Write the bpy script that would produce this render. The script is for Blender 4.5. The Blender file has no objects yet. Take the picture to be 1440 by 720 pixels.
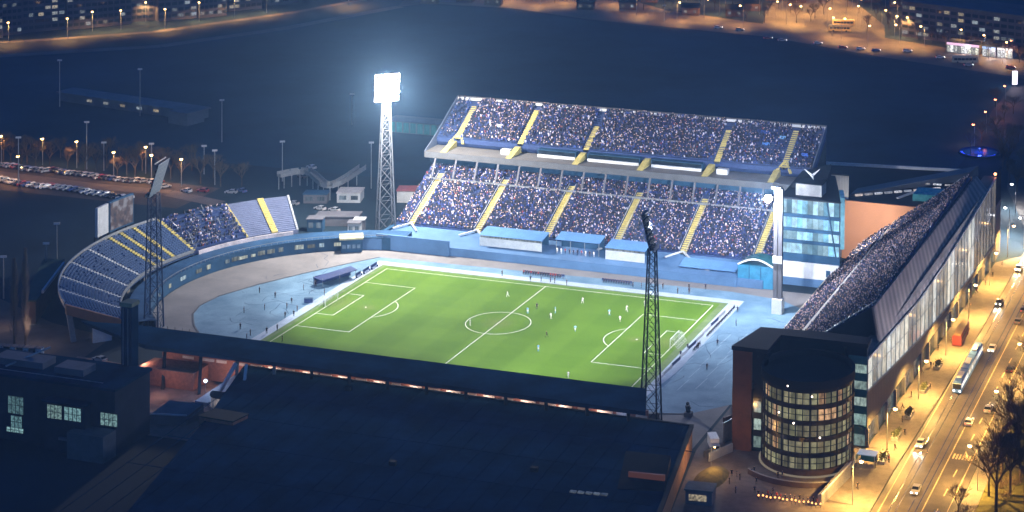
import bpy, bmesh, math, random
import numpy as np
from mathutils import Vector, Matrix
random.seed(7)
rng = np.random.default_rng(7)
SC = bpy.context.scene
COL = SC.collection
R = math.radians

# ------------------------------------------------------------------ camera (view-camera style: level axis, shifted frame)
CAM_POS = Vector((225.440, -502.361, 187.113)); YAW, PIT, ROL, FPX, PCX, PCY = -.300, -.034, .010, 2760.77, 1043.413, -383.917
fw = Vector((math.sin(YAW)*math.cos(PIT), math.cos(YAW)*math.cos(PIT), math.sin(PIT)))
r0 = Vector((math.cos(YAW), -math.sin(YAW), 0)); u0 = r0.cross(fw)
rt = r0*math.cos(ROL) + u0*math.sin(ROL); up = -r0*math.sin(ROL) + u0*math.cos(ROL)
cd = bpy.data.cameras.new('camera'); cam = bpy.data.objects.new('camera', cd); COL.objects.link(cam)
m3 = Matrix((rt, up, -fw)).transposed()
cam.matrix_world = Matrix.Translation(CAM_POS) @ m3.to_4x4()
cd.sensor_width = 36; cd.lens = FPX/1440*36
cd.shift_x = (720-PCX)/1440; cd.shift_y = (PCY-360)/1440
cd.clip_start = 1; cd.clip_end = 6000
SC.camera = cam

def _ray(u, v): return rt*((u-PCX)/FPX) - up*((v-PCY)/FPX) + fw
def ground_at(u, v, z=0.):          # surveyed spot: where the sight line meets height z
    d = _ray(u, v); t = (z-CAM_POS.z)/d.z; return CAM_POS + d*t
def on_y(u, v, y):
    d = _ray(u, v); t = (y-CAM_POS.y)/d.y; return CAM_POS + d*t

# ------------------------------------------------------------------ materials
MATS = {}
def lin(c): return tuple(((x/255)/12.92 if x/255 <= .04045 else ((x/255+.055)/1.055)**2.4) for x in c)
def mat(name, c, rough=.7, metal=0., var=.25, scale=.5, emit=None, estr=0., spec=.3, bump=0., c2=None):
    if name in MATS: return MATS[name]
    m = bpy.data.materials.new(name); m.use_nodes = True; MATS[name] = m
    nt = m.node_tree; N = nt.nodes; L = nt.links; b = N['Principled BSDF']
    b.inputs['Roughness'].default_value = rough; b.inputs['Metallic'].default_value = metal
    b.inputs['Specular IOR Level'].default_value = spec
    tc = N.new('ShaderNodeTexCoord'); nz = N.new('ShaderNodeTexNoise')
    nz.inputs['Scale'].default_value = scale; nz.inputs['Detail'].default_value = 6; nz.inputs['Roughness'].default_value = .65
    L.new(tc.outputs['Object'], nz.inputs['Vector'])
    rp = N.new('ShaderNodeValToRGB'); rp.color_ramp.elements[0].position = .3; rp.color_ramp.elements[1].position = .7
    ca = tuple(max(0, x*(1-var)) for x in c); cb = c2 if c2 else tuple(min(1, x*(1+var)) for x in c)
    rp.color_ramp.elements[0].color = (*ca, 1); rp.color_ramp.elements[1].color = (*cb, 1)
    L.new(nz.outputs['Fac'], rp.inputs['Fac']); L.new(rp.outputs['Color'], b.inputs['Base Color'])
    if bump:
        bp = N.new('ShaderNodeBump'); bp.inputs['Strength'].default_value = bump
        L.new(nz.outputs['Fac'], bp.inputs['Height']); L.new(bp.outputs['Normal'], b.inputs['Normal'])
    if emit:
        b.inputs['Emission Color'].default_value = (*emit, 1); b.inputs['Emission Strength'].default_value = estr
    return m
def glow(name, c, s):
    return mat(name, (.05, .05, .05), .4, 0, 0, 1, c, s)
def lit_glass(name, c, s, lo=.25, c2=None, vscale=(1.5, 1.5, .3)):
    """a lit room behind a pane: brightness differs from pane to pane, curtains and furniture break it up"""
    if name in MATS: return MATS[name]
    m = bpy.data.materials.new(name); m.use_nodes = True; MATS[name] = m
    nt = m.node_tree; N = nt.nodes; L = nt.links; b = N['Principled BSDF']
    b.inputs['Base Color'].default_value = (.02, .025, .03, 1); b.inputs['Roughness'].default_value = .15
    oi = N.new('ShaderNodeObjectInfo'); tc = N.new('ShaderNodeTexCoord')
    mp = N.new('ShaderNodeMapping'); mp.inputs['Scale'].default_value = vscale
    add = N.new('ShaderNodeVectorMath'); add.operation = 'ADD'
    L.new(tc.outputs['Object'], mp.inputs['Vector']); L.new(mp.outputs['Vector'], add.inputs[0]); L.new(oi.outputs['Location'], add.inputs[1])
    nz = N.new('ShaderNodeTexNoise'); nz.inputs['Scale'].default_value = 1.; nz.inputs['Detail'].default_value = 3
    L.new(add.outputs[0], nz.inputs['Vector'])
    mr = N.new('ShaderNodeMapRange'); mr.inputs['From Min'].default_value = .35; mr.inputs['From Max'].default_value = .65
    mr.inputs['To Min'].default_value = lo; mr.inputs['To Max'].default_value = 1.
    L.new(nz.outputs['Fac'], mr.inputs['Value'])
    m2 = N.new('ShaderNodeMapRange'); m2.inputs['To Min'].default_value = .3*s; m2.inputs['To Max'].default_value = 1.45*s
    L.new(oi.outputs['Random'], m2.inputs['Value'])
    mu = N.new('ShaderNodeMath'); mu.operation = 'MULTIPLY'; L.new(mr.outputs[0], mu.inputs[0]); L.new(m2.outputs[0], mu.inputs[1])
    mx = N.new('ShaderNodeMix'); mx.data_type = 'RGBA'
    mx.inputs['A'].default_value = (*c, 1); mx.inputs['B'].default_value = (*(c2 or c), 1)
    ms = N.new('ShaderNodeMath'); ms.operation = 'FRACT'; mm = N.new('ShaderNodeMath'); mm.operation = 'MULTIPLY'; mm.inputs[1].default_value = 7.3
    L.new(oi.outputs['Random'], mm.inputs[0]); L.new(mm.outputs[0], ms.inputs[0]); L.new(ms.outputs[0], mx.inputs['Factor'])
    L.new(mx.outputs['Result'], b.inputs['Emission Color']); L.new(mu.outputs[0], b.inputs['Emission Strength'])
    return m

# ------------------------------------------------------------------ mesh building
class MB:
    def __init__(s): s.v = []; s.f = []
    def poly(s, pts):
        b = len(s.v); s.v += [tuple(p) for p in pts]; s.f.append(tuple(range(b, b+len(pts)))); return s
    def box(s, x0, x1, y0, y1, z0, z1):
        b = len(s.v)
        s.v += [(x0,y0,z0),(x1,y0,z0),(x1,y1,z0),(x0,y1,z0),(x0,y0,z1),(x1,y0,z1),(x1,y1,z1),(x0,y1,z1)]
        s.f += [tuple(b+i for i in q) for q in ((0,3,2,1),(4,5,6,7),(0,1,5,4),(1,2,6,5),(2,3,7,6),(3,0,4,7))]; return s
    def cbox(s, c, d, rz=0.):
        b = len(s.v); cs, sn = math.cos(rz), math.sin(rz)
        for z in (-1, 1):
            for x, y in ((-1,-1),(1,-1),(1,1),(-1,1)):
                X, Y = x*d[0]/2, y*d[1]/2
                s.v.append((c[0]+X*cs-Y*sn, c[1]+X*sn+Y*cs, c[2]+z*d[2]/2))
        s.f += [tuple(b+i for i in q) for q in ((0,3,2,1),(4,5,6,7),(0,1,5,4),(1,2,6,5),(2,3,7,6),(3,0,4,7))]; return s
    def prism(s, pts, z0, z1):       # plan outline, counter-clockwise; z1 may be a list of heights per corner
        n = len(pts); b = len(s.v)
        zt = z1 if isinstance(z1, (list, tuple)) else [z1]*n
        zb = z0 if isinstance(z0, (list, tuple)) else [z0]*n
        s.v += [(p[0], p[1], zb[i]) for i, p in enumerate(pts)] + [(p[0], p[1], zt[i]) for i, p in enumerate(pts)]
        s.f.append(tuple(b+i for i in reversed(range(n)))); s.f.append(tuple(b+n+i for i in range(n)))
        for i in range(n):
            j = (i+1) % n; s.f.append((b+i, b+j, b+n+j, b+n+i))
        return s
    def extrude(s, prof, axis, a, c):  # profile of 2-d points pushed along an axis ('x': prof=(y,z); 'y': prof=(x,z)) from a to c
        n = len(prof); b = len(s.v)
        mk = (lambda p, t: (t, p[0], p[1])) if axis == 'x' else (lambda p, t: (p[0], t, p[1]))
        s.v += [mk(p, a) for p in prof] + [mk(p, c) for p in prof]
        s.f.append(tuple(b+i for i in reversed(range(n)))); s.f.append(tuple(b+n+i for i in range(n)))
        for i in range(n):
            j = (i+1) % n; s.f.append((b+i, b+j, b+n+j, b+n+i))
        return s
    def tube(s, p, q, ra, rb=None, n=6):
        rb = ra if rb is None else rb
        p = Vector(p); q = Vector(q); d = (q-p)
        if d.length < 1e-6: return s
        d.normalize(); a = d.orthogonal().normalized(); c = d.cross(a); b = len(s.v)
        for o, r in ((p, ra), (q, rb)):
            for i in range(n):
                t = 2*math.pi*i/n; s.v.append(tuple(o + a*(r*math.cos(t)) + c*(r*math.sin(t))))
        for i in range(n):
            j = (i+1) % n; s.f.append((b+i, b+j, b+n+j, b+n+i))
        s.f.append(tuple(b+i for i in reversed(range(n)))); s.f.append(tuple(b+n+i for i in range(n))); return s
    def beam(s, p, q, w, h):          # box section between two points, h measured upwards
        p = Vector(p); q = Vector(q); d = (q-p).normalized()
        sd = d.cross(Vector((0, 0, 1)))
        sd = sd.normalized() if sd.length > 1e-4 else Vector((1, 0, 0))
        u = sd.cross(d).normalized(); b = len(s.v)
        for o in (p, q):
            for x, z in ((-1,-1),(1,-1),(1,1),(-1,1)): s.v.append(tuple(o + sd*(x*w/2) + u*(z*h/2)))
        s.f += [tuple(b+i for i in q_) for q_ in ((0,1,2,3),(7,6,5,4),(0,4,5,1),(1,5,6,2),(2,6,7,3),(3,7,4,0))]; return s
    def ball(s, c, r, n=8, m=5, sz=1.):
        b = len(s.v); s.v.append((c[0], c[1], c[2]-r*sz))
        for j in range(1, m):
            t = -math.pi/2 + math.pi*j/m
            for i in range(n):
                a = 2*math.pi*i/n; s.v.append((c[0]+r*math.cos(t)*math.cos(a), c[1]+r*math.cos(t)*math.sin(a), c[2]+r*sz*math.sin(t)))
        s.v.append((c[0], c[1], c[2]+r*sz)); e = len(s.v)-1
        for i in range(n):
            j = (i+1) % n; s.f.append((b, b+1+j, b+1+i)); s.f.append((e, e-n+i, e-n+j))
        for k in range(m-2):
            for i in range(n):
                j = (i+1) % n; o = b+1+k*n; s.f.append((o+i, o+j, o+n+j, o+n+i))
        return s
    def build(s, name, m, parent=None, smooth=False):
        me = bpy.data.meshes.new(name)
        off = parent_loc(parent) if parent else Vector((0, 0, 0))
        me.from_pydata([(x-off.x, y-off.y, z-off.z) for x, y, z in s.v], [], s.f); me.update()
        bm = bmesh.new(); bm.from_mesh(me); bmesh.ops.recalc_face_normals(bm, faces=bm.faces); bm.to_mesh(me); bm.free()
        for x in (m if isinstance(m, list) else [m]): me.materials.append(x)
        if smooth: me.shade_smooth()
        o = bpy.data.objects.new(name, me); COL.objects.link(o)
        if parent: o.parent = parent
        return o
def parent_loc(o):
    v = Vector((0, 0, 0))
    while o is not None: v = v + o.location; o = o.parent
    return v
def tag(o, label=None, cat=None, group=None, kind=None):
    if label: o['label'] = label
    if cat: o['category'] = cat
    if group: o['group'] = group
    if kind: o['kind'] = kind
    return o
def thing(name, label, cat, loc=(0, 0, 0), group=None):
    o = bpy.data.objects.new(name, None); COL.objects.link(o); o.location = loc; o.empty_display_size = .1
    return tag(o, label, cat, group)
KIDS = {}
def copy_tree(o, parent=None, swap=None):
    c = o.copy(); COL.objects.link(c); c.parent = parent
    if swap and c.type == 'MESH' and o.data.materials and o.data.materials[0] in swap:
        key = (o.data.name, swap[o.data.materials[0]].name)
        if key not in KIDS:
            KIDS[key] = o.data.copy(); KIDS[key].materials[0] = swap[o.data.materials[0]]
        c.data = KIDS[key]
    for ch in o.children: copy_tree(ch, c, swap)
    return c
def structure(name, mb, m):
    return tag(mb.build(name, m), kind='structure')
def placed(o, loc, rz=0., s=1.):
    o.location = loc; o.rotation_euler = (0, 0, rz); o.scale = (s, s, s); return o
def lamp(name, kind, loc, energy, color, radius=.3, aim=None, size=None, blend=.3, parent=None):
    d = bpy.data.lights.new(name, kind); d.energy = energy; d.color = color
    if kind != 'AREA': d.shadow_soft_size = radius
    if kind == 'SPOT': d.spot_size = size; d.spot_blend = blend
    o = bpy.data.objects.new(name, d); COL.objects.link(o); o.location = loc
    if aim is not None: o.rotation_euler = (Vector(aim)-Vector(loc)).to_track_quat('-Z', 'Y').to_euler()
    return o
ORD = ['first','second','third','fourth','fifth','sixth','seventh','eighth','ninth','tenth','eleventh','twelfth','thirteenth','fourteenth','fifteenth','sixteenth','seventeenth','eighteenth','nineteenth','twentieth']
def nth(i): return ORD[i] if i < 20 else f'{i+1}th'

M = dict(
    ground=mat('dark ground', (.012, .027, .042), .95, 0, .5, .02),
    park=mat('park turf', (.008, .036, .06), .95, 0, .75, .014),
    asphalt=mat('asphalt', (.05, .05, .052), .75, 0, .25, .35, bump=.05),
    roadtop=mat('worn road asphalt', (.085, .075, .065), .55, 0, .3, .25, spec=.4),
    paving=mat('paving', (.16, .14, .125), .85, 0, .3, .4),
    lot=mat('car park surface', (.075, .06, .055), .9, 0, .35, .15),
    cinder=mat('grey apron', (.21, .2, .2), .9, 0, .2, .12),
    track=mat('blue track', (.11, .22, .34), .85, 0, .3, .09, c2=(.2, .33, .44)),
    carpet=mat('pale walkway', (.38, .46, .56), .9, 0, .15, .3),
    line=mat('white line paint', (.8, .82, .8), .8, 0, .05, 2),
    white=mat('white paint', (.7, .72, .74), .5, 0, .1, .6),
    offwhite=mat('off white panels', (.5, .52, .54), .6, 0, .15, .4),
    concrete=mat('concrete', (.28, .28, .28), .85, 0, .25, .25),
    concreted=mat('dark concrete', (.12, .12, .125), .9, 0, .3, .25),
    navy=mat('navy seat plastic', (.035, .06, .16), .5, 0, .25, 1.5),
    seat=mat('blue seat plastic', (.065, .11, .22), .5, 0, .2, 1.5),
    pale=mat('pale covered seats', (.16, .19, .3), .7, 0, .15, .2),
    bluewall=mat('blue hoarding', (.09, .18, .33), .6, 0, .2, .15),
    bluedark=mat('dark blue hoarding', (.02, .07, .14), .6, 0, .3, .2),
    blueroof=mat('blue shelter roof', (.12, .26, .5), .45, 0, .15, .3),
    yellow=mat('yellow stair paint', (.6, .5, .17), .7, 0, .2, .8),
    steel=mat('galvanised steel', (.34, .36, .38), .45, .6, .15, 1),
    darksteel=mat('dark painted steel', (.012, .016, .025), .5, .3, .3, 1),
    darkroof=mat('dark roof felt', (.008, .034, .07), .95, 0, .5, .12, spec=0.),
    blackroof=mat('black roof sheet', (.014, .018, .026), .8, 0, .3, .2, spec=.1),
    cladding=None,
    rust=mat('rust brown panel', (.14, .055, .03), .6, 0, .3, .3),
    orange=mat('orange render', (.46, .21, .11), .8, 0, .08, .08),
    brick=mat('red brick', (.3, .13, .09), .85, 0, .3, 1.2),
    brownwall=mat('brown wall', (.12, .07, .045), .9, 0, .3, .3),
    greywall=mat('grey flat wall', (.13, .13, .15), .85, 0, .25, .2),
    dimwall=mat('dim housing wall', (.075, .07, .085), .9, 0, .3, .1),
    darkglass=mat('dark glass', (.012, .02, .03), .12, 0, .3, .4, spec=.6),
    teal=mat('teal glazing', (.03, .14, .17), .15, 0, .4, .3, spec=.6),
    louvre=mat('louvred metal', (.3, .31, .32), .5, .4, .15, 1),
    bark=mat('bark', (.09, .065, .045), .95, 0, .35, 3),
    twig=mat('bare twigs', (.12, .085, .055), .95, 0, .3, 3),
    rubber=mat('tyre rubber', (.012, .012, .012), .9, 0, .1, 5),
    carglass=mat('car glass', (.012, .015, .02), .1, 0, .1, 5, spec=.6),
    verge=mat('grass verge', (.09, .085, .025), .95, 0, .4, .8),
)
def striped(name, c, c2, axis, period, rough=.55, metal=.3, noise=.3):
    """ribbed metal sheet: alternate bands along one axis"""
    m = bpy.data.materials.new(name); m.use_nodes = True; nt = m.node_tree; N = nt.nodes; L = nt.links; b = N['Principled BSDF']
    b.inputs['Roughness'].default_value = rough; b.inputs['Metallic'].default_value = metal
    tc = N.new('ShaderNodeTexCoord'); w = N.new('ShaderNodeTexWave'); w.bands_direction = axis; w.inputs['Scale'].default_value = math.pi/(10*period)*2
    w.inputs['Distortion'].default_value = .0; nz = N.new('ShaderNodeTexNoise'); nz.inputs['Scale'].default_value = .15
    L.new(tc.outputs['Object'], w.inputs['Vector'])
    mp = N.new('ShaderNodeMapping'); mp.inputs['Scale'].default_value = (3, 3, .2); L.new(tc.outputs['Object'], mp.inputs['Vector']); L.new(mp.outputs[0], nz.inputs['Vector'])
    mx = N.new('ShaderNodeMix'); mx.data_type = 'RGBA'; mx.inputs['A'].default_value = (*c, 1); mx.inputs['B'].default_value = (*c2, 1)
    ad = N.new('ShaderNodeMath'); ad.operation = 'MULTIPLY_ADD'; ad.inputs[1].default_value = 1-noise
    sb = N.new('ShaderNodeMath'); sb.operation = 'MULTIPLY'; sb.inputs[1].default_value = noise
    L.new(nz.outputs['Fac'], sb.inputs[0]); L.new(w.outputs['Fac'], ad.inputs[0]); L.new(sb.outputs[0], ad.inputs[2])
    L.new(ad.outputs[0], mx.inputs['Factor']); L.new(mx.outputs['Result'], b.inputs['Base Color'])
    bp = N.new('ShaderNodeBump'); bp.inputs['Strength'].default_value = .4; L.new(w.outputs['Fac'], bp.inputs['Height']); L.new(bp.outputs[0], b.inputs['Normal'])
    MATS[name] = m; return m
M['cladding'] = striped('ribbed dark cladding', (.085, .078, .082), (.3, .27, .27), 'Y', 7.5, .6, 0.)
M['wallrib'] = striped('ribbed grey wall', (.13, .125, .12), (.22, .21, .2), 'Y', 3.)
def turf():
    m = bpy.data.materials.new('mown turf'); m.use_nodes = True; nt = m.node_tree; N = nt.nodes; L = nt.links; b = N['Principled BSDF']
    b.inputs['Roughness'].default_value = .9; b.inputs['Specular IOR Level'].default_value = .1
    tc = N.new('ShaderNodeTexCoord'); sp = N.new('ShaderNodeSeparateXYZ'); L.new(tc.outputs['Object'], sp.inputs[0])
    def band(out, per, off):
        a = N.new('ShaderNodeMath'); a.operation = 'MULTIPLY_ADD'; a.inputs[1].default_value = 2*math.pi/per; a.inputs[2].default_value = off; L.new(out, a.inputs[0])
        s = N.new('ShaderNodeMath'); s.operation = 'SINE'; L.new(a.outputs[0], s.inputs[0])
        c = N.new('ShaderNodeMapRange'); c.inputs['From Min'].default_value = -.25; c.inputs['From Max'].default_value = .25; L.new(s.outputs[0], c.inputs['Value']); return c.outputs[0]
    bx = band(sp.outputs['X'], 17.5, .6); by = band(sp.outputs['Y'], 17., .3)
    nz = N.new('ShaderNodeTexNoise'); nz.inputs['Scale'].default_value = .06; nz.inputs['Detail'].default_value = 8; L.new(tc.outputs['Object'], nz.inputs['Vector'])
    a1 = N.new('ShaderNodeMath'); a1.operation = 'MULTIPLY_ADD'; a1.inputs[1].default_value = .2; L.new(bx, a1.inputs[0])
    a2 = N.new('ShaderNodeMath'); a2.operation = 'MULTIPLY_ADD'; a2.inputs[1].default_value = .1; L.new(by, a2.inputs[0]); L.new(a2.outputs[0], a1.inputs[2])
    nm = N.new('ShaderNodeMath'); nm.operation = 'MULTIPLY'; nm.inputs[1].default_value = .75; L.new(nz.outputs['Fac'], nm.inputs[0]); L.new(nm.outputs[0], a2.inputs[2])
    rp = N.new('ShaderNodeValToRGB'); rp.color_ramp.elements[0].position = .15; rp.color_ramp.elements[1].position = .8
    rp.color_ramp.elements[0].color = (.068, .142, .012, 1); rp.color_ramp.elements[1].color = (.115, .21, .022, 1)
    L.new(a1.outputs[0], rp.inputs['Fac'])
    def patch(cx_, sx_, sy_):
        mp = N.new('ShaderNodeMapping'); mp.vector_type = 'POINT'; mp.inputs['Location'].default_value = (-cx_/sx_, 0, 0); mp.inputs['Scale'].default_value = (1/sx_, 1/sy_, 0)
        L.new(tc.outputs['Object'], mp.inputs['Vector']); ln_ = N.new('ShaderNodeVectorMath'); ln_.operation = 'LENGTH'; L.new(mp.outputs[0], ln_.inputs[0])
        mr = N.new('ShaderNodeMapRange'); mr.inputs['From Min'].default_value = 0; mr.inputs['From Max'].default_value = 1; mr.inputs['To Min'].default_value = 1; mr.inputs['To Max'].default_value = 0
        L.new(ln_.outputs['Value'], mr.inputs['Value']); return mr.outputs[0]
    n2 = N.new('ShaderNodeTexNoise'); n2.inputs['Scale'].default_value = .5; n2.inputs['Detail'].default_value = 6; L.new(tc.outputs['Object'], n2.inputs['Vector'])
    sm = None
    for q in (patch(50, 5, 8), patch(-50, 5, 8), patch(41, 4, 3), patch(-41, 4, 3), patch(0, 6, 6)):
        if sm is None: sm = q
        else:
            ad = N.new('ShaderNodeMath'); ad.operation = 'ADD'; L.new(sm, ad.inputs[0]); L.new(q, ad.inputs[1]); sm = ad.outputs[0]
    ml = N.new('ShaderNodeMath'); ml.operation = 'MULTIPLY'; L.new(sm, ml.inputs[0]); L.new(n2.outputs['Fac'], ml.inputs[1])
    mx = N.new('ShaderNodeMix'); mx.data_type = 'RGBA'; mx.inputs['B'].default_value = (.17, .19, .06, 1); L.new(ml.outputs[0], mx.inputs['Factor']); L.new(rp.outputs['Color'], mx.inputs['A'])
    L.new(mx.outputs['Result'], b.inputs['Base Color']); return m
M['turf'] = turf()
def vcol_mat(name, rough=.8):
    m = bpy.data.materials.new(name); m.use_nodes = True; nt = m.node_tree
    a = nt.nodes.new('ShaderNodeAttribute'); a.attribute_name = 'cloth'; nt.nodes['Principled BSDF'].inputs['Roughness'].default_value = rough
    nt.links.new(a.outputs['Color'], nt.nodes['Principled BSDF'].inputs['Base Color']); return m
M['crowd'] = vcol_mat('clothes and faces')

ORANGE2 = (1., .55, .13); WARM = (1., .56, .18); ORANGE = (1., .5, .14); COOL = (.93, .96, 1.)
M['lampwarm'] = glow('sodium lamp', (1, .55, .18), 26); M['lampred'] = glow('red orange lamp', (1, .25, .1), 14)
M['lampwhite'] = glow('white lamp', (.95, .97, 1), 16); M['flood'] = mat("floodlight face", (.004, .004, .004), .6, 0, 0, 1, (.98, .93, .72), .33, 0.) if True else glow('floodlight face', (.98, .95, .8), .75); M['flooddim'] = glow('floodlight face from the side', (.45, .6, .8), .22)
M['headlight'] = glow('headlight', (1, .96, .88), 14); M['taillight'] = glow('tail light', (1, .06, .03), 3)

# ------------------------------------------------------------------ the setting
Z = .004
S = structure
S('ground', MB().poly([(-1800,-1500,-.06),(1800,-1500,-.06),(1800,2000,-.06),(-1800,2000,-.06)]), M['ground'])
def sheet(name, pts, z, m):
    pts = [(p[0], p[1]) for p in pts]
    return S(name, MB().poly([(x, y, z) for x, y in pts]), m)
def arc(cx, cy, r, a0, a1, n=24, ry=None):
    ry = ry or r
    return [(cx+r*math.cos(R(a0+(a1-a0)*i/n)), cy+ry*math.sin(R(a0+(a1-a0)*i/n))) for i in range(n+1)]
# grey apron oval, blue track, pitch
apr = [(80, -66), (80, 53)] + [(-50, 53)] + arc(-50, 0, 52, 92, 268, 40) + [(-50, -66)]
sheet('apron', apr, -.04, M['cinder'])
trk = [(-60, 43.7), (-66, 35), (-74, 22), (-81.5, 8), (-86.6, -5), (-87.2, -14), (-85, -21), (-79.5, -29), (-73, -36), (-60, -46), (-45, -50), (60, -50), (72, -46), (81, -36), (82, 0), (82, 36), (70, 45), (54, 47.5), (25, 47), (0, 46), (-30, 45)]
sheet('running_track', trk[::-1], -.03, M['track'])
kb = MB(); tp = trk + [trk[0]]
for i in range(0, 12):
    kb.beam((*tp[i], .03), (*tp[i+1], .03), .45, .12)
S('track_kerb', kb, M['concreted'])
sheet('carpet_path', [(-58.5, -41), (58, -41), (60, -20), (60, 40.5), (-58.5, 40.5)], -.02, M['carpet'])
sheet('pitch_surround', [(-55.6, -37.6), (56.2, -37.6), (56.2, 37.2), (-55.6, 37.2)], -.012, mat('worn margin turf', (.13, .19, .07), .95, 0, .25, .3))
sheet('pitch', [(-54, -36), (54, -36), (54, 36), (-54, 36)], -.004, M['turf'])
lm = MB(); zl = .004; w = .085
def ln(x0, y0, x1, y1):
    if x0 == x1: lm.poly([(x0-w, y0, zl), (x0+w, y0, zl), (x0+w, y1, zl), (x0-w, y1, zl)])
    else: lm.poly([(x0, y0-w, zl), (x1, y0-w, zl), (x1, y0+w, zl), (x0, y0+w, zl)])
PL, PW = 52.5, 34
for s in (-1, 1):
    ln(-PL-w, s*PW, PL+w, s*PW); ln(s*PL, -PW+w, s*PL, PW-w)
    a, b = sorted((s*(PL-w), s*(PL-16.5-w))); ln(a, 20.16, b, 20.16); ln(a, -20.16, b, -20.16); ln(s*(PL-16.5), -20.16+w, s*(PL-16.5), 20.16-w)
    a, b = sorted((s*(PL-w), s*(PL-5.5-w))); ln(a, 9.16, b, 9.16); ln(a, -9.16, b, -9.16); ln(s*(PL-5.5), -9.16+w, s*(PL-5.5), 9.16-w)
    cx = s*(PL-11); a0 = math.degrees(math.acos(5.6/9.15)); base = 180 if s > 0 else 0
    pa = arc(cx, 0, 9.15-w, base-a0, base+a0); pb = arc(cx, 0, 9.15+w, base-a0, base+a0)
    for i in range(len(pa)-1): lm.poly([(*pa[i], zl), (*pb[i], zl), (*pb[i+1], zl), (*pa[i+1], zl)])
    lm.poly([(cx+x, y, zl) for x, y in arc(0, 0, .25, 0, 360, 10)[:-1]])
ln(0, -PW+w, 0, PW-w)
pa = arc(0, 0, 9.15-w, 0, 360, 64); pb = arc(0, 0, 9.15+w, 0, 360, 64)
for i in range(64): lm.poly([(*pa[i], zl+.004), (*pb[i], zl+.004), (*pb[i+1], zl+.004), (*pa[i+1], zl+.004)])
S('pitch_marking_lines', lm, M['line'])
ck = MB(); rdc = random.Random(5)
for k in range(34):
    if k < 24: x, y = rdc.uniform(-82, -62), rdc.uniform(-30, 34)
    else: x, y = rdc.uniform(61, 74), rdc.uniform(-40, 30)
    a_ = rdc.uniform(0, 6.28)
    for j in range(rdc.randint(2, 6)):
        l_ = rdc.uniform(1.5, 4.5); x2, y2 = x+l_*math.cos(a_), y+l_*math.sin(a_)
        if not (-84 < x2 < -59 or 60 < x2 < 78): break
        n_ = Vector((-(y2-y), x2-x)).normalized()*rdc.uniform(.05, .12)
        ck.poly([(x-n_.x, y-n_.y, -.022), (x2-n_.x, y2-n_.y, -.022), (x2+n_.x, y2+n_.y, -.022), (x+n_.x, y+n_.y, -.022)]); x, y = x2, y2; a_ += rdc.uniform(-1, 1)
S('track_joint_lines', ck, mat('dark joint filler', (.03, .05, .09), .9, 0, .3, 1))
tl = MB()   # lane lines on the right-hand track curve
for k in range(4):
    o = 60 + 4.2*k
    for i in range(5):
        y0 = -34 + i*9 + k*2.3; tl.poly([(o, y0, -.024), (o+.18, y0, -.024), (o+.7, y0+8, -.024), (o+.52, y0+8, -.024)])
S('track_marking_lines', tl, mat('faded lane paint', (.3, .42, .52), .85, 0, .3, .8))
# road east of the stadium, pavements, verge
road = [(127.6, -160), (128.4, -60), (129.4, -20), (130.4, 40), (130.4, 118), (126, 145), (150, 175), (147, 118), (146, 40), (146, -60), (147, -160)]
sheet('road', road, -.03, M['roadtop'])
pv = MB().prism([(119.2, -52), (117, -75), (112, -92), (112, -160), (127.4, -160), (128.2, -60), (129.2, -20), (130.2, 40), (130.2, 110), (123.3, 101)], -.06, .1)
S('pavement', pv, M['paving'])
S('far_pavement', MB().prism([(147.2, -160), (150.5, -160), (149.5, 40), (150, 118), (147.2, 118), (146.2, 40), (146.2, -60)], -.06, .1), M['paving'])
S('grass_verge_ground', MB().poly([(150.4, -160, -.02), (190, -160, -.02), (190, 120, -.02), (149.6, 120, -.02), (149.5, 40, -.02)]), M['verge'])
ra = MB()   # tram rails and lane paint, also standing in for streaks of light
for x in (132.2, 133.65, 136.4, 137.85):
    ra.poly([(x-.6, -160, -.022), (x-.45, -160, -.022), (x+.15, 118, -.022), (x, 118, -.022)])
S('tram_rail_lines', ra, mat('polished rail steel', (.6, .55, .5), .18, 1., .1, 2))
lp = MB()
for x in (130.1, 139.2, 144.6):
    lp.poly([(x-.6, -160, -.018), (x-.45, -160, -.018), (x+.15, 118, -.018), (x, 118, -.018)])
for k in range(24):
    y = -150 + k*11; lp.poly([(141.8, y, -.018), (142., y, -.018), (142.1, y+4, -.018), (141.9, y+4, -.018)])
for k in range(8): lp.poly([(139.6+k*.75, -52, -.016), (140+k*.75, -52, -.016), (140+k*.75, -49, -.016), (139.6+k*.75, -49, -.016)])
S('road_marking_lines', lp, mat('worn road paint', (.62, .5, .3), .8, 0, .2, 2))
sheet('plaza', [(81, -66), (80.6, -34), (118, -50), (117, -75), (112, -92), (112, -160), (92, -160), (88.5, -112)], -.05, mat('plaza slabs', (.13, .115, .115), .85, 0, .25, .5))
# park, distant roads, car park
sheet('park_lawn', [(-420, 128), (-100, 128), (90, 150), (90, 380), (16, 398), (-48, 427), (-148, 439), (-199, 455), (-248, 453), (-283, 364), (-314, 306), (-371, 260), (-420, 232)], -.05, M['park'])
sheet('ring_road', [(-420, 232), (-371, 262), (-314, 308), (-283, 366), (-258, 440), (-258, 470), (-288, 455), (-303, 402), (-340, 330), (-389, 286), (-420, 268)][::-1], -.045, mat('dim ring road', (.035, .035, .04), .8, 0, .2, .1))
def strip(a, wd, z=-.04):
    mb = MB()
    for i in range(len(a)-1):
        p, q = Vector(a[i]), Vector(a[i+1]); n = Vector((-(q-p).y, (q-p).x)).normalized()*wd/2
        mb.poly([(*(p-n), z), (*(q-n), z), (*(q+n), z), (*(p+n), z)])
    return mb
S('ring_road_path', strip([(-420, 230), (-371.5, 260.5), (-314.5, 307), (-283, 366), (-257, 443)], 7, -.035), mat('pale path', (.2, .16, .14), .9, 0, .3, .08))
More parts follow.
